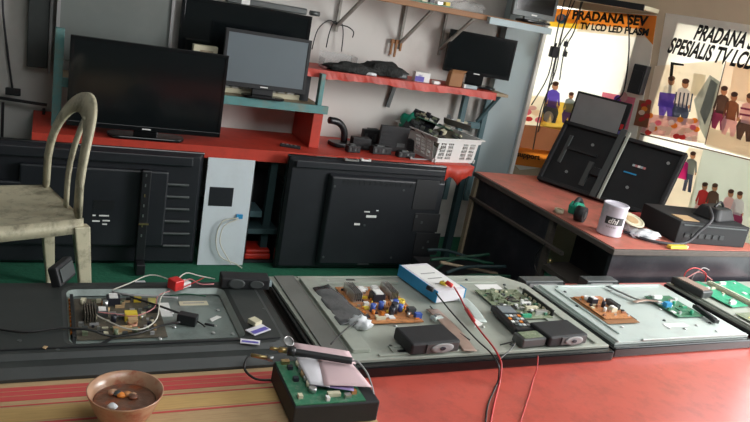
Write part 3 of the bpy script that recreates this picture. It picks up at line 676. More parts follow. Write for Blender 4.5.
t = thing('crate', 'dark low crate holding green strips on the floor left of the desk', 'crate', (1.7, 2.5, .003), 0)
box(0, .38, 0, .34, 0, .14).build('body', 'blackmat', t, .005); box(.01, .37, -.003, -.0003, .05, .07).build('trim_strip', 'metaldark', t)

# ------------------------------------------------------------------ black desk at right
DX, DY0, DY1 = 2.135, 2.01, 3.12
def wallx(y): return WP.x+WD.x*((y-WP.y)/WD.y)
t = thing('desk', 'black wooden desk with worn red top at the right', 'desk', (0, 0, 0))
top = [(DX, DY0), (wallx(DY0)-.03, DY0), (wallx(DY1)-.03, DY1), (DX, DY1)]
MB().prism(top, ZD-.028, ZD-.003).build('tabletop', 'dustywood', t, .003)
vt = [(DX+.012, DY0+.012), (wallx(DY0)-.04, DY0+.012), (wallx(DY1)-.04, DY1-.01), (DX+.012, DY1-.01)]
MB().prism(vt, ZD-.0028, ZD).build('red_covering', 'reddesk', t)
box(DX+.015, wallx(DY0)-.05, DY0+.015, DY0+.035, 0, ZD-.0285).build('front_panel', 'deskblack', t)
box(DX+.015, DX+.033, 2.45, DY1-.02, 0, ZD-.0285).build('side_panel', 'deskblack', t)
MB().box(DX-.004, DX+.0145, 2.3, DY1-.02, ZD-.15, ZD-.135).build('ledge', 'dustywood', t)
MB().box(DX+.02, DX+.2, DY0+.036, 2.449, .26, .285).build('inner_shelf', 'dustywood', t)
MB().box(DX+.015, DX+.04, 2.42, 2.449, 0, ZD-.0285).build('leg', 'dustywood', t)
MB().box(DX+.2, DX+.215, DY0+.036, 2.449, 0, ZD-.0285).build('inner_panel', 'deskblack', t)
MB().box(DX+.0, DX+.0148, DY1-.05, DY1-.02, 0, ZD-.03).build('edge_strip', 'rawwood', t)
# plug & cable on the side opening
q = Vector((DX-.01, 2.36, .33)); t = thing('plug_cable', 'black looped cable with brass plug at the open side of the desk', 'cable', (DX-.025, 2.33, 0))
MB().tube([(0, .06, .40), (0, .1, .33), (0, .08, .26), (0, -.02, .24), (.03, -.1, .26)], .003).build('cord', 'wireblack', t); MB().cyl((-.002, .01, .335), .010, .02, 'x').build('plug', 'brass', t)

# things in front of desk top (from left rear to right front)
# grey screen panel leaning against the wall
def leaning(name, label, base_a, base_b, top_a, mats, th=.03, cat='television'):
    # base_a/base_b: base corners (world), top_a: upper corner above base_a
    u = (base_b-base_a); w = u.length; u.normalize(); v = (top_a-base_a); v -= u*v.dot(u); h = v.length; v.normalize(); n = u.cross(v)
    t = thing(name, label, cat); t.matrix_world = Matrix(((u.x, v.x, n.x, base_a.x), (u.y, v.y, n.y, base_a.y), (u.z, v.z, n.z, base_a.z), (0, 0, 0, 1)))
    return t, w, h

# wide opened television shell, leaning back towards the wall
bA = Vector((2.475, 3.0, ZD+.008)); bB = Vector((2.755, 2.39, ZD+.008))
ud = (bB-bA).normalized(); nn = Vector((-ud.y, ud.x, 0))
tA = bA+nn*.17+Vector((0, 0, .325))
t, w, h = leaning('television', 'opened black television shell with a metal bar leaning on the red topped desk', bA, bB, tA, None)
box(0, w, 0, h, -.02, -.008).build('front_bezel', 'gloss', t, .004)
rim = MB(); rim.box(0, w, 0, .02, -.0075, .02); rim.box(0, w, h-.02, h, -.0075, .02); rim.box(0, .02, .0205, h-.0205, -.0075, .02); rim.box(w-.02, w, .0205, h-.0205, -.0075, .02); rim.build('rim', 'blackmat', t, .003)
box(.021, w-.021, .021, h-.021, -.0075, .002).build('inner_plate', 'black', t)
box(w*.47, w*.52, -.0, h+.03, .0205, .032).build('chassis_bar', 'metaldark', t, .002)
box(w*.535, w*.555, .0, h+.02, .0205, .036).build('chassis_bar', 'metal', t, .002)
box(w*.40, w*.47, h*.30, h*.42, .0025, .035).build('terminal_block', 'black', t, .003)
box(w*.09, w*.12, h*.35, h*.8, .0025, .012).build('light_strip', 'metaldark', t, .002)
box(w*.12, w*.38, h*.58, h*.62, .0025, .015).build('cross_rib', 'blackmat', t); box(w*.34, w*.38, h*.12, h*.5, .0025, .012).build('cross_rib', 'metaldark', t)
for x_, y_ in ((.3, .75), (.2, .25), (.7, .3), (.9, .8)): MB().cyl((w*x_, h*y_, .0025), .008, .006).build('screw', 'steel', t)
st = MB()
for k, c in enumerate(range(5)): st.box(w*.66+k*.014, w*.66+k*.014+.013, h*.62, h*.62+.012, .0025, .0035, k % 3)
st.build('sticker', ['bluepaint', 'wirepink', 'label'], t)
box(w*.62, w*.72, h*.50, h*.52, .0025, .0035).build('sticker', 'blue', t)
# thinner panel with pale screen behind it
a = W(556, 176, .10); b_ = W(606, 190, .10); c_ = W(586, 90, .03)
A = WP+WD*.37+WN*.09+Vector((0, 0, ZD+.008)); B = A+WD*.33
C_ = WP+WD*.44+WN*.03+Vector((0, 0, ZD+.50))
t, w, h = leaning('monitor', 'thin framed panel with grey surface leaning on the wall behind the opened television', A, B, C_, None, cat='panel')
box(0, w, 0, h, -.008, .004).build('frame', 'black', t, .003); box(.012, w-.028, .015, h-.012, .0045, .006).build('panel_surface', 'wiregrey', t)
for k in range(7): box(w-.024, w-.006, h*.25+k*.038, h*.25+k*.038+.03, .0045, .0055).build('edge_marking', ['violet', 'red', 'white'][0] if False else ['label', 'purple', 'redplastic', 'bluepaint'][k % 4], t)

# paint can
t = thing('paint_can', 'white paint can with black label on the front corner of the desk', 'can', (2.262, 2.19, ZD+.001))
MB().lathe([(.05, 0), (.054, .003), (.054, .006), (.0525, .01), (.0525, .128), (.0545, .132), (.0545, .137), (.052, .139), (.048, .139), (.047, .134)], n=36).build('can_body', 'canwhite', t)
am = math.atan2(-2.19, -2.262)
def arc(a0, a1, z0, z1, r0, r1, n=14):
    m = MB(); vs = []
    for i in range(n+1):
        a = a0+(a1-a0)*i/n
        for r in (r0, r1):
            for z in (z0, z1): vs.append((r*math.cos(a), r*math.sin(a), z))
    fs = [(0, 1, 3, 2), tuple(4*n+k for k in (2, 3, 1, 0))]
    for i in range(n):
        o = 4*i; fs += [(o+2, o+6, o+7, o+3), (o, o+1, o+5, o+4), (o+1, o+3, o+7, o+5), (o, o+4, o+6, o+2)]
    return m.add(vs, fs, 0, False)
arc(am-.55, am+1.0, .055, .088, .0527, .0535).build('label_band', 'darklabel', t)
for k, ch in enumerate('dhi'):
    a = am-.15+k*.32; mm = Matrix(((-math.sin(a), 0, math.cos(a), .0537*math.cos(a)), (math.cos(a), 0, math.sin(a), .0537*math.sin(a)), (0, 1, 0, .06), (0, 0, 0, 1)))
    text('lettering', ch, 'label', mm @ Matrix.Translation((-.008, 0, 0)), .032, t, shear=.25, bold=.001)
for k in range(6):
    arc(am-.35+k*.14, am-.35+k*.14+.08, .04, .046, .0527, .0531, 2).build('small_print', 'wiregrey', t)
# green tape tool
t = thing('tape_dispenser', 'green plastic tape dispenser with black reel left of the paint can', 'dispenser', (2.22, 2.34, ZD+.001), .5)
MB().cyl((0, -.02, .036), .035, .04, 'y', 20).build('reel', 'blackmat', t); MB().cyl((0, -.024, .036), .016, .0035, 'y', 16).build('reel_hub', 'metaldark', t)
hb = MB(); hb.prism([(-.02, .02), (.12, 0.0), (.13, .03), (.08, .06), (0, .078), (-.03, .06)], -.018, .018, 0, Matrix(((1, 0, 0, .02), (0, 0, 1, .045), (0, 1, 0, .001), (0, 0, 0, 1)))); hb.build('housing', 'greenplastic', t, .006)
MB().tube([(.0, .045, .055), (.06, .045, .085), (.12, .045, .05)], .011).build('handle', 'blackmat', t)
# lid, clear bag, hose, marker, bits
t = thing('round_disc', 'round pale lid leaning behind the paint can', 'lid', (2.44, 2.25, ZD+.045), 0, rx=.3)
MB().lathe([(.055, 0), (.058, .004), (.058, .008), (.05, .010), (.048, .006)], n=30).build('disc', 'cream', t); MB().lathe([(.03, .0062), (.03, .0075), (.028, .0078)], n=24).build('ring_mark', 'cardboard', t)
t = thing('can', 'small pale tin under the round lid behind the paint can', 'can', (2.44, 2.25, ZD+.001))
MB().lathe([(.035, 0), (.036, .002), (.036, .038), (.034, .04)], n=24).build('can_body', 'bagwhite', t); MB().lathe([(.037, .003), (.0375, .005), (.037, .007)], n=24).build('bottom_seam', 'steel', t)
tag(blob('plastic_bag', (2.44, 2.15, ZD+.002), .08, .04, .022, 'bagwhite', .3, seed=8), 'crumpled clear white bag right of the paint can', 'bag')
cable('hose', [(2.36, 2.2, ZD+.01), (2.40, 2.1, ZD+.01), (2.5, 2.055, ZD+.012), (2.60, 2.06, ZD+.02), (2.66, 2.065, ZD+.07), (2.72, 2.07, ZD+.125), (2.78, 2.14, ZD+.15), (2.84, 2.2, ZD+.149)], .007, 'rope', 'thick black hose curving from the paint can up over the black box', n=8)
cable('cable', [(2.33, 2.26, ZD+.006), (2.42, 2.35, ZD+.006), (2.5, 2.33, ZD+.006), (2.46, 2.24, ZD+.006), (2.52, 2.2, ZD+.006)], .004, 'wireblack', 'thin black cable coiled on the red desk top behind the clear bag')
t = thing('marker', 'yellow plastic strip lying on the front edge of the desk', 'marker', (2.51, 2.028, ZD+.0105), .03)
box(-.055, .05, -.012, .012, -.008, .006).build('body', 'yellow', t, .003); box(.0505, .062, -.007, .007, -.006, .004).build('tip', 'cream', t)
t = thing('amplifier', 'black box with vents at the right end of the desk', 'box', (2.57, 2.10, ZD+.001), -.12)
box(0, .40, 0, .26, .0, .10).build('case', 'blackflat', t, .004)
box(.02, .38, -.004, -.0003, .085, .09).build('trim_line', 'metaldark', t)
for k in range(6): box(.04+k*.04, .065+k*.04, -.003, -.0003, .03, .05).build('vent_slot', 'black', t)
box(0.03, .12, .02, .1, .1005, .103).build('top_sheet', 'cardboard', t)
t = thing('black_case', 'rounded black case on top of the black box, below the banner', 'case', (2.87, 2.17, ZD+.102), .2)
MB().prism(rrect(-.09, .09, -.06, .08, .03), 0, .055, 0, None, rrect(-.06, .06, -.04, .06, .02)).build('body', 'blackmat', t, .01); MB().tube([(-.04, 0, .055), (0, 0, .08), (.04, 0, .055)], .006).build('handle', 'black', t)
t = thing('tape_roll', 'small pale roll on the left edge of the desk', 'tape', (2.19, 2.45, ZD+.001))
MB().lathe([(.022, 0), (.022, .02), (.014, .02), (.014, .001)], n=20).build('roll', 'cream', t); MB().lathe([(.0135, .0), (.0135, .019), (.011, .019), (.011, 0)], n=20).build('core', 'cardboard', t)
# cloth pile behind opened television
t = thing('folded_cloth', 'dark red cloth between the opened television and the black box', 'cloth', (2.62, 2.42, ZD+.001), .2)
for k in range(2): box(-.07+.01*k, .09-.01*k, -.06, .02, .0+.012*k, .0115+.012*k).build('fold', 'cardred', t, .005)

# hanging cables in front of the first banner
hx = [((573, -6), (560, 40), (548, 90), (538, 132)), ((578, -6), (563, 30), (556, 70), (541, 110), (533, 150)), ((582, 0), (575, 30), (565, 50), (560, 80)), ((566, -4), (557, 35), (549, 75), (532, 105)), ((586, -6), (576, 22), (560, 48), (552, 85))]
for i, pts in enumerate(hx):
    P3 = []
    for x, y in pts: s_, z_ = W(x, y, .05+.004*i); p = WP+WD*s_+WN*(.05+.006*i); P3.append((p.x, p.y, z_))
    cable('hanging_cable', P3, .0035, 'wireblack', ['black cable hanging longest in front of the banner globe logo', 'black cable hanging beside the longest one and curling to the lower left of the banner', 'short black cable hanging in front of the first banner, right of the plugs', 'leftmost black cable hanging in front of the first banner', 'black cable looping behind the letter P of the banner heading'][i], 'cable', 'cables hanging before the first banner')
for i, (x, y, l) in enumerate(((554, 52, 'large black adapter plug hanging on a cable before the banner'), (566, 44, 'small black plug hanging right of the large adapter'), (565, 54, 'lower small black plug hanging before the banner'))):
    s_, z_ = W(x, y, .09); p = WP+WD*s_+WN*.09; t = thing('adapter_plug', l, 'plug', (p.x, p.y, z_), 1.2)
    k = (1, .5, .5)[i]; box(-.028*k, .028*k, -.02*k, .02*k, -.03*k, .03*k).build('body', 'blackmat', t, .004); MB().cyl((0, 0, .03*k), .006*k, .02*k).build('cable_neck', 'black', t)
P3 = []
for x, y in ((628, 14), (629, 50), (624, 90), (616, 100)):
    s_, z_ = W(x, y, .03); p = WP+WD*s_+WN*.03; P3.append((p.x, p.y, z_))
cable('wall_cable', P3, .004, 'wireblack', 'black cable running down between the two banners')
a = W(643, 62, .03); p = WP+WD*(a[0]+.02)+WN*.02
t = thing('wall_speaker', 'small black box fixed on the wall between the two banners', 'speaker', (p.x, p.y, W(643, 95)[1]), math.atan2(WD.y, WD.x))
box(-.045, .03, -.05, .0, 0, .15).build('case', 'blackmat', t, .004); box(-.035, .02, -.054, -.0505, .015, .12).build('grille', 'black', t)

# ------------------------------------------------------------------ chair
t = thing('plastic_chair', 'dirty white plastic armless chair standing on the carpet behind the work table', 'chair', (-.045, 2.60, 0), .30)
# local: chair faces -X, back at +X ; seat 0.42 high
st = MB(); NX, NY = 12, 10; vs = []; sd = .40; sw = .42
def seatz(u, v): return .425-.018*math.sin(math.pi*u)*math.sin(math.pi*v)+.01*(abs(v-.5)*2)**3*0
vs = []
for k, off in enumerate((0, -.008)):
    for i in range(NX+1):
        for j in range(NY+1):
            u, v = i/NX, j/NY
            x = -.25+sd*u; y = (-sw/2+sw*v)*(1-.10*(u)**2)
            vs.append((x, y, seatz(u, v)+off))
n1 = (NX+1)*(NY+1); fs = []
for i in range(NX):
    for j in range(NY):
        a = i*(NY+1)+j; b = a+NY+1; fs += [(a, b, b+1, a+1), (n1+a, n1+a+1, n1+b+1, n1+b)]
st.add(vs, fs, 0, True); st.build('seat', 'chair', t)
ap = MB(); A = []
for i in range(NX+1): u = i/NX; A.append((-.25+sd*u, -sw/2*(1-.10*u*u)))
L_ = A+[(x, -y) for x, y in A[::-1]]
vs = []; n = len(L_)
for (x, y) in L_: vs += [(x, y, .427), (x*1.0, y*1.03, .375), (x, y*1.0-.005*(1 if y > 0 else -1), .375), (x, y-.006*(1 if y > 0 else -1), .417)]
fs = []
for i in range(n):
    a = 4*i; b = 4*((i+1) % n)
    for k in range(4): fs.append((a+k, b+k, b+(k+1) % 4, a+(k+1) % 4))
ap.add(vs, fs, 0, True); ap.build('seat_apron', 'chair', t)
def leg(x, y, dx, dy, name='leg'):
    m = MB(); w0, w1 = .034, .017
    m.prism([(x+dx-w1, y+dy-.010), (x+dx+w1*.8, y+dy-.010), (x+dx+w1*.8, y+dy+.010), (x+dx-w1, y+dy+.010)], .002, .40, 0, None, [(x-w0, y-.02), (x+w0*.6, y-.02), (x+w0*.6, y+.02), (x-w0, y+.02)]); m.build(name, 'chair', t, .005)
leg(.15, -.185, .035, -.02); leg(.15, .185, .035, .02); leg(-.22, -.19, -.05, -.02); leg(-.22, .19, -.05, .02)
# backrest: a tall arch ring leaning back, with an inner opening split by one slat
def arch(wy, zb, zt, n=22):
    P = []
    for i in range(n+1):
        q = i/n; a = math.pi*q
        yy = -wy*math.cos(a)
        zz = zb+(zt-zb)*(math.sin(a)**.55)
        P.append((yy, zz))
    return P
def bx(z): return .13+.085*(z-.42)/.42*1.0+.03*math.sin((z-.42)/.42*math.pi)*-1
ou = arch(.19, .40, .825); ic = arch(.145, .44, .755)
vs = []
for (a_, z1_), (b2_, z2_) in zip(ou, ic):
    for (yy, zz) in ((a_, z1_), (b2_, z2_)):
        vs += [(bx(zz), yy, zz), (bx(zz)+.014, yy, zz)]
fs = []
for i in range(len(ou)-1):
    a = 4*i; b = a+4; fs += [(a, b, b+2, a+2), (a+1, a+3, b+3, b+1), (a, a+1, b+1, b), (a+2, b+2, b+3, a+3)]
e = 4*(len(ou)-1); fs += [(0, 2, 3, 1), (e, e+1, e+3, e+2)]
MB().add(vs, fs, 0, True).build('back_frame', 'chair', t)
for y_ in (-.06,):
    m = MB(); vs = []; n = 8
    for i in range(n+1):
        z = .425+(.755-.425)*i/n; vs += [(bx(z), y_-.014, z), (bx(z), y_+.014, z), (bx(z)+.01, y_+.014, z), (bx(z)+.01, y_-.014, z)]
    fs = [(0, 1, 2, 3), tuple(4*n+k for k in (3, 2, 1, 0))]
    for i in range(n):
        for k in range(4): fs.append((4*i+k, 4*i+4+k, 4*i+4+(k+1) % 4, 4*i+(k+1) % 4))
    m.add(vs, fs, 0, True).build('back_slat', 'chair', t)

# ------------------------------------------------------------------ work table in the foreground
t = thing('work_table', 'long low work table with red vinyl top in the foreground', 'table', (0, 0, 0))
box(-1.2, 3.1, .35, 2.0, ZT-.035, ZT-.0035).build('tabletop', 'dustywood', t)
box(.70, 3.1, .35, 1.995, ZT-.003, ZT).build('vinyl_cover', 'redtop', t)
for x in (-1.1, 1.0, 3.0):
    for y in (.42, 1.92): box(x-.025, x+.025, y-.025, y+.025, 0, ZT-.036).build('leg', 'dustywood', t)
# cardboard sheets
t = thing('cardboard_sheet', 'flattened carton with red printed band in front of the left television', 'cardboard', (0, 0, 0))
box(-1.0, .60, 1.402, 1.56, ZT-.0033, ZT+.004).build('sheet', 'cardboard', t)
box(-1.0, .60, 1.435, 1.487, ZT+.0043, ZT+.005).build('printed_band', 'cardred', t)
box(-1.0, .60, 1.415, 1.419, ZT+.0043, ZT+.005).build('printed_line', 'cardred', t)
for y_ in (1.452, 1.470): box(-1.0, .60, y_, y_+.0012, ZT+.0053, ZT+.0056).build('printed_line', 'cardboard', t)
t = thing('cardboard_sheet', 'yellowish flattened carton under the stained bowl at the bottom left', 'cardboard', (0, 0, 0))
box(-1.0, .735, .6, 1.39, ZT+.0005, ZT+.018).build('sheet', 'cardboard', t, .002)
box(-1.0, .735, 1.34, 1.389, ZT+.0183, ZT+.0188).build('printed_band', 'cardyellow', t)
box(-1.0, .735, 1.328, 1.334, ZT+.0183, ZT+.0188).build('printed_line', 'cardred', t)
box(.20, .60, 1.20, 1.305, ZT+.0183, ZT+.0188).build('printed_band', 'cardboard', t)
box(-1., .5, 1.24, 1.26, ZT+.0189, ZT+.0193).build('printed_line', 'cardred', t)

# bowl
t = thing('bowl', 'orange and brown stained bowl on the cardboard at the bottom left', 'bowl', (.182, 1.31, ZT+.02))
MB().lathe([(.035, 0), (.042, .002), (.058, .03), (.068, .055), (.0745, .072), (.0755, .075), (.073, .075), (.065, .056), (.054, .032), (.036, .012)], n=40).build('bowl_shell', 'bowl', t)
MB().lathe([(.062, .050), (.058, .052), (.02, .054)], n=30).build('residue', 'residue', t)
for i in range(7):
    a = rnd.random()*6.28; r = .01+.03*rnd.random(); o = blob('solder_lump', (r*math.cos(a), r*math.sin(a), .054), .010, .009, .006, ['bowl', 'metaldark', 'bagwhite', 'orange', 'residue', 'pcborange', 'bowl'][i], .2, seed=20+i, parent=t, n=1)

# ------------------------------------------------------------------ left television lying face down
t = thing('television', 'face down television with black back cover and open recess at the left', 'television', (0, 0, 0))
X0, X1, Y0, Y1 = -.62, .655, 1.505, 1.955
rx0, rx1, ry0, ry1 = .086, .515, 1.60, 1.90
zb = ZT+.0055
# cover built as ring of faces round the rounded recess
hole = rrect(rx0, rx1, ry0, ry1, .025, 4)
cv = MB()
hz = ZC
def ringf(A, za, B, zb_, mi=0):
    n = len(A); vs = [(x, y, za) for x, y in A]+[(x, y, zb_) for x, y in B]
    cv.add(vs, [(i, (i+1) % n, n+(i+1) % n, n+i) for i in range(n)], mi)
def project(poly, bx0, bx1, by0, by1):
    out = []; cx, cy_ = (bx0+bx1)/2, (by0+by1)/2; n = len(poly)
    # match hole corners groups with outer corners
    cs = [(bx1, by1), (bx0, by1), (bx0, by0), (bx1, by0)]
    for i in range(n): out.append(cs[i//5])
    return out
n5 = 5
bez = rrect(rx0-.012, rx1+.012, ry0-.012, ry1+.012, .03, 4)
mid = rrect(X0+.06, X1-.05, Y0+.055, Y1-.02, .04, 4); ed = rrect(X0+.04, X1-.035, Y0+.045, Y1-.012, .04, 4); low = rrect(X0+.02, X1-.015, Y0+.02, Y1-.006, .03, 4); bot = rrect(X0, X1, Y0, Y1, .02, 4)
ringf(hole, hz-.022, hole, hz-.004); ringf(hole, hz-.004, bez, hz); ringf(bez, hz, mid, hz); ringf(mid, hz, ed, hz-.012); ringf(ed, hz-.012, low, hz-.014); ringf(low, hz-.014, bot, hz-.032); ringf(bot, hz-.032, bot, zb)
cv.build('back_cover', 'cover', t)
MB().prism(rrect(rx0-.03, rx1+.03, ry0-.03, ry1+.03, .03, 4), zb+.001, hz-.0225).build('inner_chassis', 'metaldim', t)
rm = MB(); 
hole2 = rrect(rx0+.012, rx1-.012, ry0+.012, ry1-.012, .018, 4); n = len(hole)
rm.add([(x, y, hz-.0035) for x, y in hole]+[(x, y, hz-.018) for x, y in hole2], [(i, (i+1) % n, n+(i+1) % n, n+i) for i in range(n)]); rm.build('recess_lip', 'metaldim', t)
MB().prism([(X0+.05, 1.575), (.56, 1.575), (.60, 1.580), (X0+.05, 1.580)], hz+.0003, hz+.003).build('ridge_line', 'blackmat', t)
for (x, y) in ((.06, 1.57), (-.02, 1.62), (.60, 1.75)): MB().cyl((x, y, hz+.0003), .005, .001, n=10).build('screw', 'metaldark', t)
for (x, y) in ((.345, 1.70), (.44, 1.66), (.49, 1.65), (.35, 1.78), (.48, 1.79), (.30, 1.64), (.16, 1.63), (.18, 1.66)): MB().cyl((x, y, hz-.0222), .0065, .004, n=10, r2=.004).build('boss', 'steel', t)
box(.32, .35, 1.76, 1.84, hz-.0222, hz-.019).build('paper_tape', 'label', t)
box(.38, .46, 1.825, 1.85, hz-.0222, hz-.0205).build('sticker', 'cream', t); box(.39, .45, 1.835, 1.840, hz-.0203, hz-.0200).build('sticker_print', 'wiregrey', t)

# electronic boards
def comp(parent, kind, x, y, z, s=1.0, m=None):
    if kind == 'cap': return MB().cyl((x, y, z), .007*s, .02*s, n=12).build('capacitor', m or 'capblack', parent)
    if kind == 'sink':
        b = box(x-.012*s, x+.012*s, y-.035*s, y+.035*s, z, z+.004)
        for k in range(5): b.box(x-.012*s+k*.0052*s, x-.012*s+k*.0052*s+.002, y-.035*s, y+.035*s, z+.004, z+.024*s)
        return b.build('heat_sink', m or 'steel', parent)
    if kind == 'trafo':
        o = box(x-.016*s, x+.016*s, y-.013*s, y+.013*s, z, z+.02*s).build('transformer', m or 'capblack', parent, .001); box(x-.010*s, x+.010*s, y-.0125*s, y+.0125*s, z+.0203*s, z+.023*s).build('winding_cap', 'label', o); return o
    if kind == 'chip': return box(x-.012*s, x+.012*s, y-.012*s, y+.012*s, z, z+.003).build('chip', m or 'black', parent)
    if kind == 'conn': return box(x-.015*s, x+.015*s, y-.004*s, y+.004*s, z, z+.009*s).build('connector', m or 'cream', parent)
    if kind == 'coil': 
        return MB().lathe([(.010*s, 0), (.011*s, .004*s), (.010*s, .010*s), (.005*s, .010*s), (.004*s, .002*s)], (x, y, z), 14).build('coil', m or 'copper', parent)
    if kind == 'box': return box(x-.008*s, x+.008*s, y-.006*s, y+.006*s, z, z+.012*s).build('component', m or 'yellow', parent)
def board(label, x, y, z, w, d, rz, m, items, rnd_n=0, mats=(), seed=1, th=.0025, rxx=0, ryy=0):
    t = thing('circuit_board', label, 'circuit board', (x, y, z), rz, rx=rxx, ry=ryy)
    box(0, w, 0, d, 0, th).build('board', m, t)
    for it in items: comp(t, it[0], it[1]*w, it[2]*d, th+.0003, *(it[3:]))
    r = random.Random(seed); used = [(i[1]*w, i[2]*d) for i in items]; k = 0; tries = 0
    while k < rnd_n and tries < 900:
        tries += 1; a, b = (.05+.9*r.random())*w, (.06+.88*r.random())*d
        if any(abs(a-u)+abs(b-v) < .0145 for u, v in used): continue
        used.append((a, b)); kd = r.choice(['box', 'cap', 'box', 'conn', 'chip', 'box']); comp(t, kd, a, b, th+.0003, .35+.5*r.random(), r.choice(mats) if mats else None); k += 1
    return t
board('brown black power board with yellow block in the recess of the left television', .105, 1.645, ZC-.020, .215, .225, 0, 'pcbdark',
      [('box', .62, .42, 1.9, 'yellow'), ('box', .75, .9, 1.2, 'yellow'), ('box', .92, .82, 1.3, 'yellowpale'), ('trafo', .45, .85, 1.1), ('trafo', .3, .55, .9, 'metaldark'), ('sink', .16, .5, 1.2, 'pcbdark'), ('conn', .5, .15, 1.5, 'cardboard'), ('coil', .62, .25, 1.2), ('cap', .42, .38, 1, 'capblack'), ('cap', .35, .75, 1, 'steel'), ('conn', .9, .6, 1.1, 'wireblack'), ('box', .63, .3, 1.5, 'cardboard')],
      60, ['capblack', 'metaldark', 'cardboard', 'steel', 'cream', 'wiregrey', 'orange', 'pcbolive'], 4)
t = thing('heat_sink_bar', 'long black ribbed bar along the left edge of the brown board in the recess', 'bar', (.094, 1.625, ZC-.02), 0)
box(0, .008, 0, .235, 0, .022).build('bar', 'black', t)
for k in range(10): box(-.0035, -.0003, .03+k*.02, .036+k*.02, .012, .018).build('contact', 'orange', t)
t = thing('speaker_module', 'black module leaning at the rear left corner of the recess', 'module', (.085, 1.925, ZC+.002), -.45, ry=-.30)
box(-.013, .013, -.05, .045, 0.008, .065).build('case', 'blackmat', t, .005); box(.0135, .017, -.04, .035, .018, .055).build('cone_panel', 'metaldark', t)
t = thing('speaker', 'long black flat speaker at the rear right corner of the left television', 'speaker', (.505, 1.885, ZC+.001), -.10)
box(0, .145, 0, .055, 0, .034).build('case', 'blackmat', t, .004)
cm = MB(); cm.lathe([(.016, 0), (.015, .003), (.010, .001)], n=24); cm.v = [(x*1.6+.045, -.0003-z, y+.017) for x, y, z in cm.v]; cm.build('cone', 'metaldark', t)
cm = MB(); cm.lathe([(.012, 0), (.011, .003), (.008, .001)], n=24); cm.v = [(x*1.9+.105, -.0003-z, y+.017) for x, y, z in cm.v]; cm.build('cone', 'metaldark', t)
box(.146, .156, .02, .035, .003, .02).build('mounting_tab', 'bluepaint', t)
# red and white plug with wires
def P2(x, y, z): p = T(x, y, z); return (p.x, p.y, z)
t = thing('plug', 'red and white connector plug with wires at the rear of the recess', 'plug', P2(177, 288, ZC+.004), .5)
box(-.022, .01, -.018, .018, 0, .03).build('red_body', 'redplastic', t, .003); box(.0105, .04, -.014, .014, 0, .016).build('white_body', 'white', t, .003)
def wires(L):
    for nm, pts, r, m, lab in L: cable(nm, [P2(*p) for p in pts], r, m, lab)
zw = ZC+.006
wires([('wire', [(112, 290, zw), (130, 283, zw+.01), (150, 275, zw+.02), (168, 279, zw+.02), (175, 284, zw+.015)], .0018, 'wirewhite', 'cream wire arching from the brown board to the red plug'),
       ('wire', [(176, 281, zw+.02), (186, 273, zw+.03), (200, 276, zw+.02), (215, 279, zw+.01)], .0018, 'wirewhite', 'white wire from the red plug to the flat speaker, upper one'),
       ('wire', [(180, 284, zw+.018), (190, 279, zw+.02), (200, 284, zw+.012), (214, 284, zw+.01)], .0018, 'wirepink', 'pink wire from the red plug to the flat speaker'),
       ('wire', [(96, 315, zw), (112, 323, zw-.004), (128, 329, zw-.006), (145, 328, zw-.006), (157, 318, zw-.004), (160, 300, zw), (165, 292, zw)], .0018, 'wirewhite', 'cream wire looping across the recess below the yellow block'),
       ('wire', [(98, 312, zw), (115, 314, zw-.004), (135, 316, zw-.006), (154, 308, zw-.004), (158, 296, zw), (170, 291, zw)], .0016, 'wirepink', 'thin pink wire crossing the recess from the brown board'),
       ('cable', [(-8, 328, ZC+.006), (25, 332, ZC+.006), (60, 328, ZC+.006), (90, 330, ZC+.004), (110, 336, ZC-.01), (135, 334, ZC-.008), (160, 326, ZC-.008), (180, 322, ZC-.002)], .0028, 'wireblack', 'black cable running from the left edge across the recess to the small black adapter'),
       ('cable', [(130, 297, zw), (150, 303, zw-.002), (168, 309, zw-.006), (184, 315, ZC-.01)], .003, 'wireblack', 'short black cable from the brown board towards the paper tape'),
       ('cable', [(112, 292, zw), (130, 295, zw+.004), (155, 296, zw), (178, 298, zw-.003)], .003, 'wiregrey', 'grey brown cable along the rear of the recess'),
       ('wire', [(170, 296, zw-.004), (185, 294, zw), (206, 296, zw)], .002, 'wiregreen', 'short dark green wire behind the recess'),
       ('wire', [(205, 277, zw+.005), (195, 282, zw+.01), (182, 288, zw+.012)], .0016, 'wirered', 'short red wire near the flat speaker')])
a = T(188, 322, ZC-.015)
t = thing('adapter', 'small black box on the black cable inside the recess', 'adapter', (a.x, a.y, ZC-.0195), -.5)
box(-.028, .024, -.014, .014, 0, .028).build('case', 'black', t, .003); MB().tube([(.025, 0, .012), (.04, -.004, .008), (.05, -.01, .006)], .002).build('cable_tail', 'wireblack', t)
a = T(209, 326, ZC-.018); t = thing('fuse', 'short black rod lying right of the small black box in the recess', 'rod', (a.x, a.y, ZC-.018), -.45)
MB().cyl((-.012, 0, .004), .0035, .026, 'x', 10).build('rod', 'black', t); MB().cyl((.0145, 0, .004), .002, .006, 'x', 8).build('tip', 'steel', t)
for i, (x, y, w_, d_, m_, l) in enumerate(((140, 283, .035, .025, 'bagwhite', 'grey white scrap of tape at the rear of the recess'), (155, 291, .03, .008, 'yellowpale', 'small yellow scrap beside the brown board'), (118, 334, .03, .02, 'cream', 'cream scrap in the front of the recess'), (215, 319, .04, .016, 'label', 'white torn scrap in the recess right of the sticker'), (108, 341, .07, .01, 'black', 'thin black strip lying along the front edge of the recess'), (45, 348, .012, .01, 'cardboard', 'tiny brown crumb on the black cover left of the recess'))):
    zz = ZC-.0195 if i != 5 else ZC+.0032
    a = T(x, y, zz); o = MB().prism([(-w_/2, -d_/2), (w_/2, -d_/2*.6), (w_/2*.8, d_/2), (-w_/2*.7, d_/2*.8)], 0, .0015).build('scrap', m_); o.location = (a.x, a.y, zz+.001); o.rotation_euler.z = .2*i; tag(o, l, 'scrap')

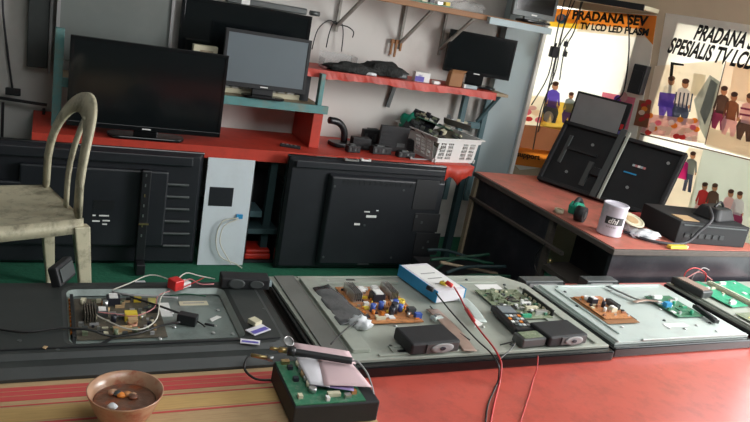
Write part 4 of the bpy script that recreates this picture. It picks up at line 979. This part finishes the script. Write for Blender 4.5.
# blister papers
for i, (x, y, w_, d_, r_, l) in enumerate(((262, 331, .06, .035, .5, 'white and blue medicine paper standing folded between the televisions'), (254, 343, .05, .022, -.3, 'white and blue paper strip at the front edge of the left television'))):
    a = T(x-4, y, ZC+.002); t = thing('paper_packet', l, 'paper', (min(a.x, .62) if i == 0 else a.x, a.y, ZC+.0045), r_)
    box(-w_/2, w_/2, -d_/2, d_/2, 0, .002).build('sheet', 'paperwhite', t); box(-w_/2+.004, w_/2-.004, -d_/2+.004, d_/2*.1, .0022, .003).build('printed_band', 'purple', t)
    if i == 0: box(w_*.1, w_/2, d_/2+.0005, d_/2+.03, .0, .012).build('folded_flap', 'cream', t)

# ------------------------------------------------------------------ black device with green board, papers and probe
t = thing('test_device', 'black box with green board on top at the bottom centre', 'device', (.525, 1.232, ZT+.0195), -.03)
box(0, .205, 0, .19, 0, .052).build('case', 'blackmat', t, .004)
g = box(.004, .17, .004, .186, .0525, .055).build('board', 'pcbgreen', t)
for k in range(6): MB().cyl((.055, 0.05+k*.022, .0553), .009, .012, n=14).build('capacitor', ['steel', 'cream', 'steel', 'cardboard', 'steel', 'cream'][k], t)
for (x, y, w_, m_) in ((.10, .03, .03, 'cream'), (.13, .02, .015, 'steel'), (.02, .03, .01, 'cream'), (.08, .015, .008, 'label'), (.15, .035, .012, 'pcborange'), (.03, .10, .012, 'capblack'), (.03, .15, .012, 'capblack'), (.025, .175, .02, 'brass')): box(x-w_/2, x+w_/2, y-.006, y+.006, .0553, .064).build('component', m_, t)
def paper(label, pts, z, m, n=8, bend=.004, mats=None, lift=0):
    A, B, C2, D = [Vector(P2(x, y, z)) for x, y in pts]; vs = []; th = .0008
    for o_ in (0, -th):
        for i in range(n+1):
            for j in range(n+1):
                u, v = i/n, j/n; p = A*(1-u)*(1-v)+B*u*(1-v)+C2*u*v+D*(1-u)*v; vs.append((p.x, p.y, p.z+o_+bend*math.sin(u*math.pi)*math.sin(v*3)+lift*u*v))
    q = (n+1)**2; fs = []
    for i in range(n):
        for j in range(n): a = i*(n+1)+j; fs += [(a, a+n+1, a+n+2, a+1), (q+a, q+a+1, q+a+n+2, q+a+n+1)]
    for i in range(n):
        for (a, b) in ((i, i+1), (n*(n+1)+i, n*(n+1)+i+1), (i*(n+1), (i+1)*(n+1)), (i*(n+1)+n, (i+1)*(n+1)+n)): fs.append((a, b, q+b, q+a))
    o = MB().add(vs, fs, 0, True).build('paper_note', m); return tag(o, label, 'paper')
zp = ZT+.0195+.055+.014
paper('violet edged paper at the bottom of the paper pile on the black device', ((302, 360), (352, 372), (354, 391), (310, 385)), zp-.003, 'paperviolet')
paper('white printed sheet in the paper pile on the black device', ((296, 357), (322, 358), (330, 387), (310, 384)), zp+.001, 'paperwhite')
paper('large pink paper note on top of the black device', ((318, 358), (351, 362), (372, 387), (324, 385)), zp+.004, 'paperpink')
paper('rear pink paper note behind the black probe', ((292, 342), (349, 351), (356, 364), (300, 356)), zp+.002, 'paperpink')
t = thing('soldering_probe', 'black probe with brass tip lying across the pink notes', 'probe', (0, 0, 0))
zq = zp+.022
A = Vector(P2(289, 351, zq)); B = Vector(P2(352, 361, zq-.003)); dv = (B-A)
MB().tube([A, A+dv*.3, A+dv*.7, B], .0085, 14, flat=.0085).build('handle', 'blackmat', t); MB().tube([A-dv*.02, A+dv*.1], .0115, 14, smooth=0).build('grip_collar', 'black', t)
MB().tube([A-dv*.03, A-dv*.16], .007, 12, smooth=0).build('brass_sleeve', 'brass', t); MB().tube([A-dv*.165, A-dv*.3], .004, 10, smooth=0).build('brass_tip', 'brass', t)
MB().tube([B+dv*.005, B+dv*.1, Vector(P2(368, 375, zq-.02)), Vector(P2(374, 395, zp-.02)), Vector(P2(376, 418, ZT+.006))], .0022).build('cord', 'wiregrey', t)
a = P2(289, 339, zq-.003); o = MB().lathe([(.013, 0), (.0145, .002), (.013, .004), (.0115, .002), (.013, 0)], n=24).build('metal_ring', 'steel'); o.location = (a[0], a[1], zq-.01); o.rotation_euler = (.5, .2, 0); tag(o, 'small metal ring behind the brass end of the probe', 'ring')
t = thing('coaxial_plug', 'brass coaxial plug with black cable left of the black device', 'plug', (0, 0, 0))
A = Vector(P2(251, 355, ZC+.012)); B = Vector(P2(268, 358, ZC+.014))
MB().tube([A, B], .005, 12, smooth=0).build('plug_body', 'brass', t); MB().tube([B, B+(B-A)*.3], .007, 12, smooth=0).build('plug_collar', 'steel', t)
MB().tube([A, P2(246, 360, ZC+.008), P2(245, 370, ZC-.01), P2(256, 379, ZT+.025), P2(272, 380, ZT+.024)], .003).build('cord', 'wireblack', t)

# ------------------------------------------------------------------ centre television
def chassis(label, X0, X1, Y0, Y1, cham, ribs, plate='metal'):
    t = thing('television', label, 'television', (X0, Y0, ZT+.001))
    w, d = X1-X0, Y1-Y0; hh = ZC-ZT-.001
    MB().prism([(0, 0), (w, 0), (w, d-cham), (w-cham, d), (0, d)], 0, hh-.012).build('front_bezel', 'gloss', t, .004)
    MB().prism([(.016, .022), (w-.006, .022), (w-.006, d-cham-.008), (w-cham-.004, d-.006), (.006, d-.006)], hh-.0118, hh-.002).build('chassis_plate', plate, t, .002)
    for (a, b, c, e, hgt) in ribs:
        MB().prism(rrect(a*w, b*w, c*d, e*d, min(.006, (b-a)*w*.4, (e-c)*d*.4), 3), hh-.0017, hh-.0017+hgt*1.3).build('pressed_rib', plate, t, .0015)
    return t, w, d, hh
CT, w, d, hh = chassis('large opened television lying face down at the centre of the work table', .672, 1.645, 1.43, 1.985, .07,
    [(.10, .97-.08, .955, .975, .003), (.105, .45, .86, .885, .008), (.50, .87, .87, .895, .004), (.10, .155, .1, .93, .009), (.17, .5, .055, .075, .004), (.165, .20, .55, .83, .003), (.165, .33, .50, .53, .003), (.87, .885, .1, .38, .005), (.87, .885, .45, .80, .005), (.94, .955, .06, .8, .005), (.22, .40, .13, .15, .004), (.22, .235, .07, .15, .004), (.385, .40, .07, .15, .004)], 'metal')
box(.022, .088, .03, d-.012, hh-.0018, hh+.0035).build('side_strip', 'sidegrey', CT, .002)
for (x, y) in ((.2, .92), (.5, .93), (.75, .92), (.3, .35), (.34, .12), (.6, .3), (.63, .1), (.9, .42), (.89, .84), (.93, .2), (.16, .9)): MB().cyl((x*w, y*d, hh-.0015), .006, .004, n=10, r2=.004).build('screw', ['steel', 'metaldark'][int(x*100) % 2], CT)
box(.24*w, .33*w, .085*d, .105*d, hh-.0016, hh+.001).build('slot', 'black', CT); box(.27*w, .30*w, .915*d, .935*d, hh-.0016, hh+.001).build('slot', 'black', CT)
box(.76*w, .86*w, .78*d, .85*d, hh-.0016, hh-.0008).build('sticker', 'label', CT)
zc = ZC+.004
board('orange power board with heat sinks on the centre television', .868, 1.632, zc, .195, .245, -.0, 'pcborange',
      [('sink', .16, .72, 1.25, 'steel'), ('sink', .82, .74, 1.2, 'steel'), ('trafo', .52, .60, 1.3), ('trafo', .36, .82, .8, 'label'), ('trafo', .62, .85, .8, 'label'), ('coil', .9, .5, 1.2, 'yellow'), ('cap', .62, .25, 1.6, 'capblack'), ('cap', .55, .2, 1.3, 'capblack'), ('cap', .45, .35, 1.2, 'capblue'), ('cap', .28, .3, 1.2, 'capblue'), ('cap', .72, .38, 1.3, 'capblue'), ('cap', .75, .28, 1.1, 'capblue'), ('box', .9, .22, 1.6, 'metaldark'), ('box', .95, .1, 1.3, 'capblue'), ('conn', .3, .08, 1, 'cream'), ('box', .25, .45, 1, 'label'), ('chip', .2, .15, .8, 'pcborange')],
      60, ['orange', 'copper', 'capblack', 'cream', 'yellow', 'steel', 'pcborange', 'brown', 'label'], 8)
board('green main board on the centre television behind the tester', 1.375, 1.628, zc, .175, .215, 0, 'pcbolive',
      [('chip', .56, .62, 1.6), ('chip', .4, .35, 1.0), ('sink', .22, .72, .5, 'pcbolive'), ('conn', .7, .25, 1.6, 'cream'), ('conn', .72, .42, 1.3, 'label'), ('conn', .8, .12, 1.6, 'steel'), ('conn', .4, .04, 1.2, 'pcbbright')],
      60, ['pcbgreen', 'label', 'steel', 'metaldark', 'cream', 'pcbolive', 'black', 'pcbolive'], 12)
t = thing('board_shield', 'long black strip standing along the right edge of the green main board', 'strip', (1.553, 1.64, zc), 0)
box(0, .006, 0, .17, 0, .022).build('strip', 'black', t); 
for k in range(6): box(-.004, -.0004, .01+k*.026, .024+k*.026, .004, .012).build('contact', 'cream', t)
# static bag left of orange board
t = thing('antistatic_bag', 'dark grey wrinkled film bag leaning at the left edge of the orange board', 'bag', (.80, 1.62, zc))
vs = []; n = 8
for i in range(n+1):
    for j in range(n+1):
        u, v = i/n, j/n; vs.append((-.015+.05*u+(.04*(1-v))*u, .0+.24*v, .006+.022*u*(1-u*.3)+.003*math.sin(v*14+u*5)))
q = len(vs); vs += [(x, y, max(.0, z-.005)) for x, y, z in vs]; fs = []
for i in range(n):
    for j in range(n): a = i*(n+1)+j; fs += [(a, a+n+1, a+n+2, a+1), (q+a, q+a+1, q+a+n+2, q+a+n+1)]
for i in range(n):
    for (a, b) in ((i, i+1), (n*(n+1)+i, n*(n+1)+i+1), (i*(n+1), (i+1)*(n+1)), (i*(n+1)+n, (i+1)*(n+1)+n)): fs.append((a, b, q+b, q+a))
MB().add(vs, fs, 0, True).build('film', 'baggrey', t)
blob('crumpled_end', (.045, .0, .0), .03, .025, .02, 'bagwhite', .3, seed=31, parent=t)
cable('probe_rod', [P2(331, 344, ZC+.06), P2(345, 330, ZC+.03), P2(368, 314, ZC+.03)], .0022, 'wireblack', 'thin black rod slanting from the device to the orange board', 'rod')
# boxed speakers
def spk(label, x, y, rz, w_, d_, h_):
    t = thing('speaker', label, 'speaker', (x, y, zc-.0015), rz)
    box(0, w_, 0, d_, 0, h_).build('case', 'blackmat', t, .006)
    box(w_*.30, w_*.96, -.003, -.0003, h_*.12, h_*.9).build('face_plate', 'metaldark', t, .001)
    cm = MB(); cm.lathe([(.0145, 0), (.0135, .003), (.008, .001)], n=24); cm.v = [(a*2.6+w_*.62, -.0034-c, b+h_*.5) for a, b, c in cm.v]; cm.build('cone', 'wiregrey', t)
    cm = MB(); cm.lathe([(.006, 0), (.005, .002), (.003, .001)], n=20); cm.v = [(a*1.6+w_*.62, -.0067-c, b+h_*.5) for a, b, c in cm.v]; cm.build('dust_cap', 'capblack', t)
spk('black box speaker with oval silver cone at the front of the centre television', .925, 1.45, .06, .16, .10, .036)
spk('black box speaker at the front right corner of the centre television', 1.395, 1.452, .06, .155, .10, .034)
t = thing('power_module', 'small grey green module with wires between tester and right speaker', 'module', (1.30, 1.455, zc-.0015), .06)
box(0, .09, 0, .05, 0, .028).build('case', 'metaldark', t, .004); box(.01, .08, .006, .044, .0285, .030).build('board', 'pcbolive', t)
# blue carton
t = thing('carton', 'blue and white carton lying on the centre television', 'box', (1.17, 1.755, zc), .16)
box(.002, .118, .0, .215, .0, .040).build('body', 'paperwhite', t, .0015)
box(-.001, .0015, -.001, .216, 0, .041).build('blue_side', 'blue', t); box(.1185, .122, -.001, .03, .0, .041).build('blue_edge', 'blue', t)
box(.01, .11, .02, .2, .0403, .041).build('top_print', 'label', t)
for k in range(3): box(.03, .09, .05+k*.04, .056+k*.04, .0412, .0416).build('print_line', 'wiregrey', t)
# tester
t = thing('tester', 'black handheld tester with grey screen and buttons on the centre television', 'tester', (1.325, 1.53, zc), -.10)
box(0, .075, 0, .165, 0, .022).build('case', 'black', t, .005)
box(.010, .065, .105, .152, .0222, .024).build('screen', 'screengrey', t)
for i in range(4):
    for j in range(4): box(.010+i*.0145, .020+i*.0145, .02+j*.02, .031+j*.02, .0222, .0245).build('button', ['metaldark', 'label', 'orange', 'bluepaint', 'wiregrey'][(i*3+j) % 5], t)
# ribbon cables and probes
def ribbon(label, pts, w_, m):
    t = MB().tube([P2(*p) for p in pts], w_, 8, flat=.0012).build('ribbon_cable', m); tag(t, label, 'ribbon cable')
ribbon('copper coloured ribbon cable running forward from the blue carton', [(432, 309, zc+.004), (446, 322, zc+.01), (458, 335, zc+.004), (470, 351, zc+.003)], .022, 'ribbon')
ribbon('silver ribbon cable between blue carton and tester', [(462, 298, zc+.006), (472, 308, zc+.016), (482, 322, zc+.010)], .018, 'metalpale')
t = MB().prism([(-.02, -.03), (.02, -.01), (.012, .03)], 0, .003).build('paper_scrap', 'label'); a = P2(475, 323, zc+.02); t.location = a; tag(t, 'white triangular paper scrap beside the red probe lead', 'scrap')
zz = zc+.05
t = thing('test_lead', 'red test lead from the blue carton over the front edge of the table', 'test lead')
a = [(454, 287, zz), (460, 297, zz-.005), (469, 315, zz-.02), (482, 333, zz-.03), (494, 348, zz-.035), (501, 362, ZC+.004)]
MB().tube([P2(*p) for p in a]+[P2(501, 372, ZT+.03), P2(499, 385, ZT+.004), P2(495, 400, ZT+.003), P2(489, 430, ZT+.003)], .0026).build('wire', 'wirered', t)
p = Vector(P2(452, 286, zz)); MB().tube([p+Vector((-.01, .02, .004)), p], .0075, 10, smooth=0).build('probe_plug', 'redplastic', t)
p = Vector(P2(474, 321, zz-.015)); p2 = Vector(P2(466, 309, zz-.01)); MB().tube([p2, p], .0055, 10, smooth=0).build('probe_grip', 'wirered', t)
t = thing('test_lead', 'black test lead from the blue carton over the front edge of the table', 'test lead')
MB().tube([P2(*p) for p in ((436, 293, zz), (448, 308, zz-.02), (462, 324, zc+.012), (478, 341, zc+.006), (490, 352, zc+.006), (498, 364, ZC+.004))]+[P2(499, 373, ZT+.03), P2(497, 384, ZT+.004), P2(488, 405, ZT+.003), P2(485, 430, ZT+.003)], .0024).build('wire', 'wireblack', t)
p = Vector(P2(433, 290, zz)); MB().tube([p+Vector((-.01, .02, .0)), p], .008, 10, smooth=0).build('probe_plug', 'black', t)
wires([('wire', [(538, 356, ZC+.002), (537, 368, ZT+.03), (533, 380, ZT+.003), (529, 395, ZT+.003), (518, 430, ZT+.003)], .0016, 'wirered', 'thin dark red wire hanging over the red table right of the test leads'),
       ('wire', [(500, 345, zc+.006), (515, 342, zc+.02), (508, 352, zc+.01), (498, 360, zc+.002)], .0022, 'wireblack', 'black wire looping at the small grey green module'),
       ('wire', [(430, 306, zc+.004), (440, 318, zc+.004), (452, 328, zc+.004), (470, 340, zc+.004)], .002, 'wireblack', 'thin black wire beside the copper ribbon cable')])
t = thing('yellow_cap', 'small yellow cap on the blue carton', 'cap', P2(443, 284, zc+.0425)); MB().lathe([(.012, 0), (.012, .006), (.008, .009)], n=16).build('cap', 'yellow', t); MB().cyl((0, 0, .0092), .004, .004, n=10).build('knob', 'cream', t)
a = T(437, 320, zc)
t = thing('metal_clip', 'small silver clip between orange board and ribbon cable', 'clip', (a.x, a.y, zc+.0015), .2); box(-.02, .015, -.012, .012, 0, .012).build('clip_body', 'metalpale', t, .003); box(-.012, .006, -.006, .006, .0125, .018).build('clip_top', 'steel', t)

# ------------------------------------------------------------------ right television
RT, w, d, hh = chassis('smaller opened television with pale metal back right of the centre one', 1.662, 2.315, 1.445, 1.90, .0,
    [(.03, .045, .04, .97, .006), (.11, .12, .15, .9, .004), (.2, .97, .04, .06, .005), (.15, .5, .93, .95, .004), (.55, .95, .93, .95, .004)], 'metalpale')
for (x, y) in ((.2, .25), (.5, .2), (.6, .18), (.55, .32), (.72, .22), (.8, .12), (.85, .25), (.5, .85), (.65, .5), (.1, .6), (.16, .85), (.95, .3)): MB().cyl((x*w, y*d, hh-.0015), .0065, .004, n=10, r2=.004).build('screw', ['steel', 'metaldark', 'label'][int(x*100) % 3], RT)
box(.50*w, .66*w, .22*d, .27*d, hh-.0016, hh-.0006).build('sticker', 'label', RT)
zr2 = ZC+.004
t = thing('mica_sheet', 'dark insulating sheet under the orange board of the right television', 'sheet', (1.742, 1.575, zr2-.0005), 0)
box(0, .145, 0, .2, 0, .0015).build('sheet', 'brown', t); box(.1455, .15, .02, .18, 0, .0015).build('edge_strip', 'blackmat', t)
board('orange power board on the right television', 1.752, 1.60, zr2+.0035, .125, .17, 0, 'pcborange',
      [('trafo', .35, .7, .9), ('coil', .3, .85, 1.2, 'label'), ('coil', .55, .8, 1.1, 'wirepink'), ('cap', .5, .5, 1), ('trafo', .6, .3, .8, 'cream'), ('sink', .85, .5, .8, 'metaldark')], 20, ['orange', 'label', 'capblack', 'copper', 'cream', 'steel'], 15)
board('green board with blue connector on the right television', 2.10, 1.60, zr2, .13, .17, 0, 'pcbgreen',
      [('box', .15, .45, 1.6, 'blue'), ('conn', .3, .85, 1.4, 'label'), ('chip', .5, .3, 1.2, 'pcbgreen'), ('conn', .7, .7, 1, 'steel')], 18, ['label', 'steel', 'pcbbright', 'cream', 'blue', 'pcbgreen'], 16)
t = thing('bar', 'short black bar lying at the right edge of the right television', 'bar', (2.24, 1.54, zr2), 1.35); box(0, .13, 0, .022, 0, .014).build('bar_body', 'black', t, .002); box(.01, .12, .004, .018, .0142, .016).build('top_groove', 'blackmat', t)
ribbon('dark flat cable crossing the rear of the right television', [(607, 286, zr2+.004), (622, 293, zr2+.006), (640, 300, zr2+.006), (658, 300, zr2+.01)], .010, 'metaldark')
ribbon('brown flat cable joining the green board of the right television', [(634, 302, zr2+.006), (645, 300, zr2+.008), (662, 302, zr2+.010)], .008, 'ribbon')
for i, (x0, x1, y0, m_, l) in enumerate(((1.66, 1.84, 1.93, 'metaldark', 'grey flat box behind the rear left corner of the right television'), (1.96, 2.12, 1.93, 'metaldark', 'dark flat module behind the middle of the right television'))):
    t = thing('module_box', l, 'module', (x0, y0, ZT+.001)); box(0, x1-x0, 0, .05, 0, .04).build('case', m_, t, .003)
    box(.02, x1-x0-.03, -.003, -.0003, .012, .03).build('front_label', 'wiregrey', t); box(x1-x0+.0005, x1-x0+.02, .01, .04, 0, .03).build('socket_block', 'black', t)
# far right chassis
FT, w, d, hh = chassis('third opened television chassis with green boards at the far right of the table', 2.36, 3.04, 1.42, 1.915, .0, [(.03, .045, .05, .95, .006), (.1, .9, .05, .07, .004)], 'metal')
for (x, y) in ((.2, .2), (.3, .4), (.6, .15)): MB().cyl((x*w, y*d, hh-.0015), .0065, .004, n=10, r2=.004).build('screw', 'steel', FT)
board('narrow bright green board on the far right chassis', 2.46, 1.66, zr2, .10, .23, .08, 'pcbbright', [('conn', .3, .1, 1.2, 'label'), ('conn', .6, .2, 1, 'steel')], 6, ['pcbbright', 'label', 'cream'], 21)
board('wide bright green board at the right edge on the far right chassis', 2.63, 1.60, zr2, .16, .29, .08, 'pcbbright', [('conn', .2, .9, 1.2, 'label'), ('chip', .5, .5, 1, 'pcbgreen')], 8, ['pcbbright', 'label', 'cream'], 22)
board('cluttered grey board in front of the green boards at the far right', 2.42, 1.48, zr2, .2, .13, .05, 'pcbolive', [('coil', .3, .6, 1, 'label'), ('trafo', .7, .5, .8, 'cream')], 14, ['label', 'cream', 'steel', 'yellowpale', 'metaldark'], 23)
t = thing('metal_rail', 'beige metal rail between the two bright green boards', 'rail', (2.585, 1.62, zr2), .08); box(0, .03, 0, .26, 0, .012).build('rail', 'cream', t, .002); box(.005, .012, .01, .25, .0122, .015).build('lip', 'metal', t)
t = thing('black_module', 'dark cloth covered module at the rear left of the far right chassis', 'module', (2.375, 1.74, zr2), .1); box(0, .07, 0, .15, 0, .03).build('case', 'cover', t, .006); box(.01, .06, .01, .13, .0303, .033).build('cover_sheet', 'ribbon', t)
for i, (pts, m_, l) in enumerate(((((682, 285), (686, 272), (696, 268), (706, 274), (704, 284)), 'wirered', 'red wire looping behind the right television, largest loop'), (((678, 284), (690, 276), (700, 272), (712, 280)), 'wirepink', 'pink wire in the tangle behind the right television'), (((690, 285), (694, 275), (703, 268), (709, 270)), 'wiregrey', 'grey wire in the tangle behind the right television'))):
    pz = [ZT+.02, ZT+.07, ZT+.09, ZT+.06, ZT+.02]
    cable('wire', [tuple(Y(x, y, 1.955+.005*i)) for j, (x, y) in enumerate(pts)], .0025, m_, l, 'wire', 'wire tangle behind the right television')

# ------------------------------------------------------------------ light
wo = bpy.data.worlds.new('world'); S.world = wo; wo.use_nodes = True; nt = wo.node_tree; bg = nt.nodes['Background']
sk = nt.nodes.new('ShaderNodeTexSky'); sk.sky_type = 'HOSEK_WILKIE'; sk.turbidity = 8; sk.sun_direction = (.6, -.4, .7)
mxn = nt.nodes.new('ShaderNodeMix'); mxn.data_type = 'RGBA'; mxn.inputs[0].default_value = .8; mxn.inputs[7].default_value = (.93, .97, 1, 1); nt.links.new(sk.outputs[0], mxn.inputs[6])
nt.links.new(mxn.outputs[2], bg.inputs[0]); bg.inputs[1].default_value = 5.6
def area(name, loc, target, sx, sy_, power, col=(1, 1, 1)):
    l = bpy.data.lights.new(name, 'AREA'); l.shape = 'RECTANGLE'; l.size = sx; l.size_y = sy_; l.energy = power; l.color = col
    o = bpy.data.objects.new(name, l); COL.objects.link(o); o.location = loc; o.rotation_euler = (Vector(target)-Vector(loc)).to_track_quat('-Z', 'Y').to_euler(); return o
area('shop_opening_daylight', (3.55, .75, 1.45), (1.9, 1.5, .42), 1.5, 1.3, 62, (1, .98, .96))
area('ceiling_fill', (1.0, .5, 2.46), (1.2, 1.8, .4), 1.6, 1.6, 30, (.97, 1, 1))  # added fill lamp inside the room, the ceiling has no opening
S.view_settings.view_transform = 'Standard'; S.view_settings.look = 'None'; S.view_settings.exposure = .35; S.view_settings.gamma = 1; S.view_settings.use_curve_mapping = False
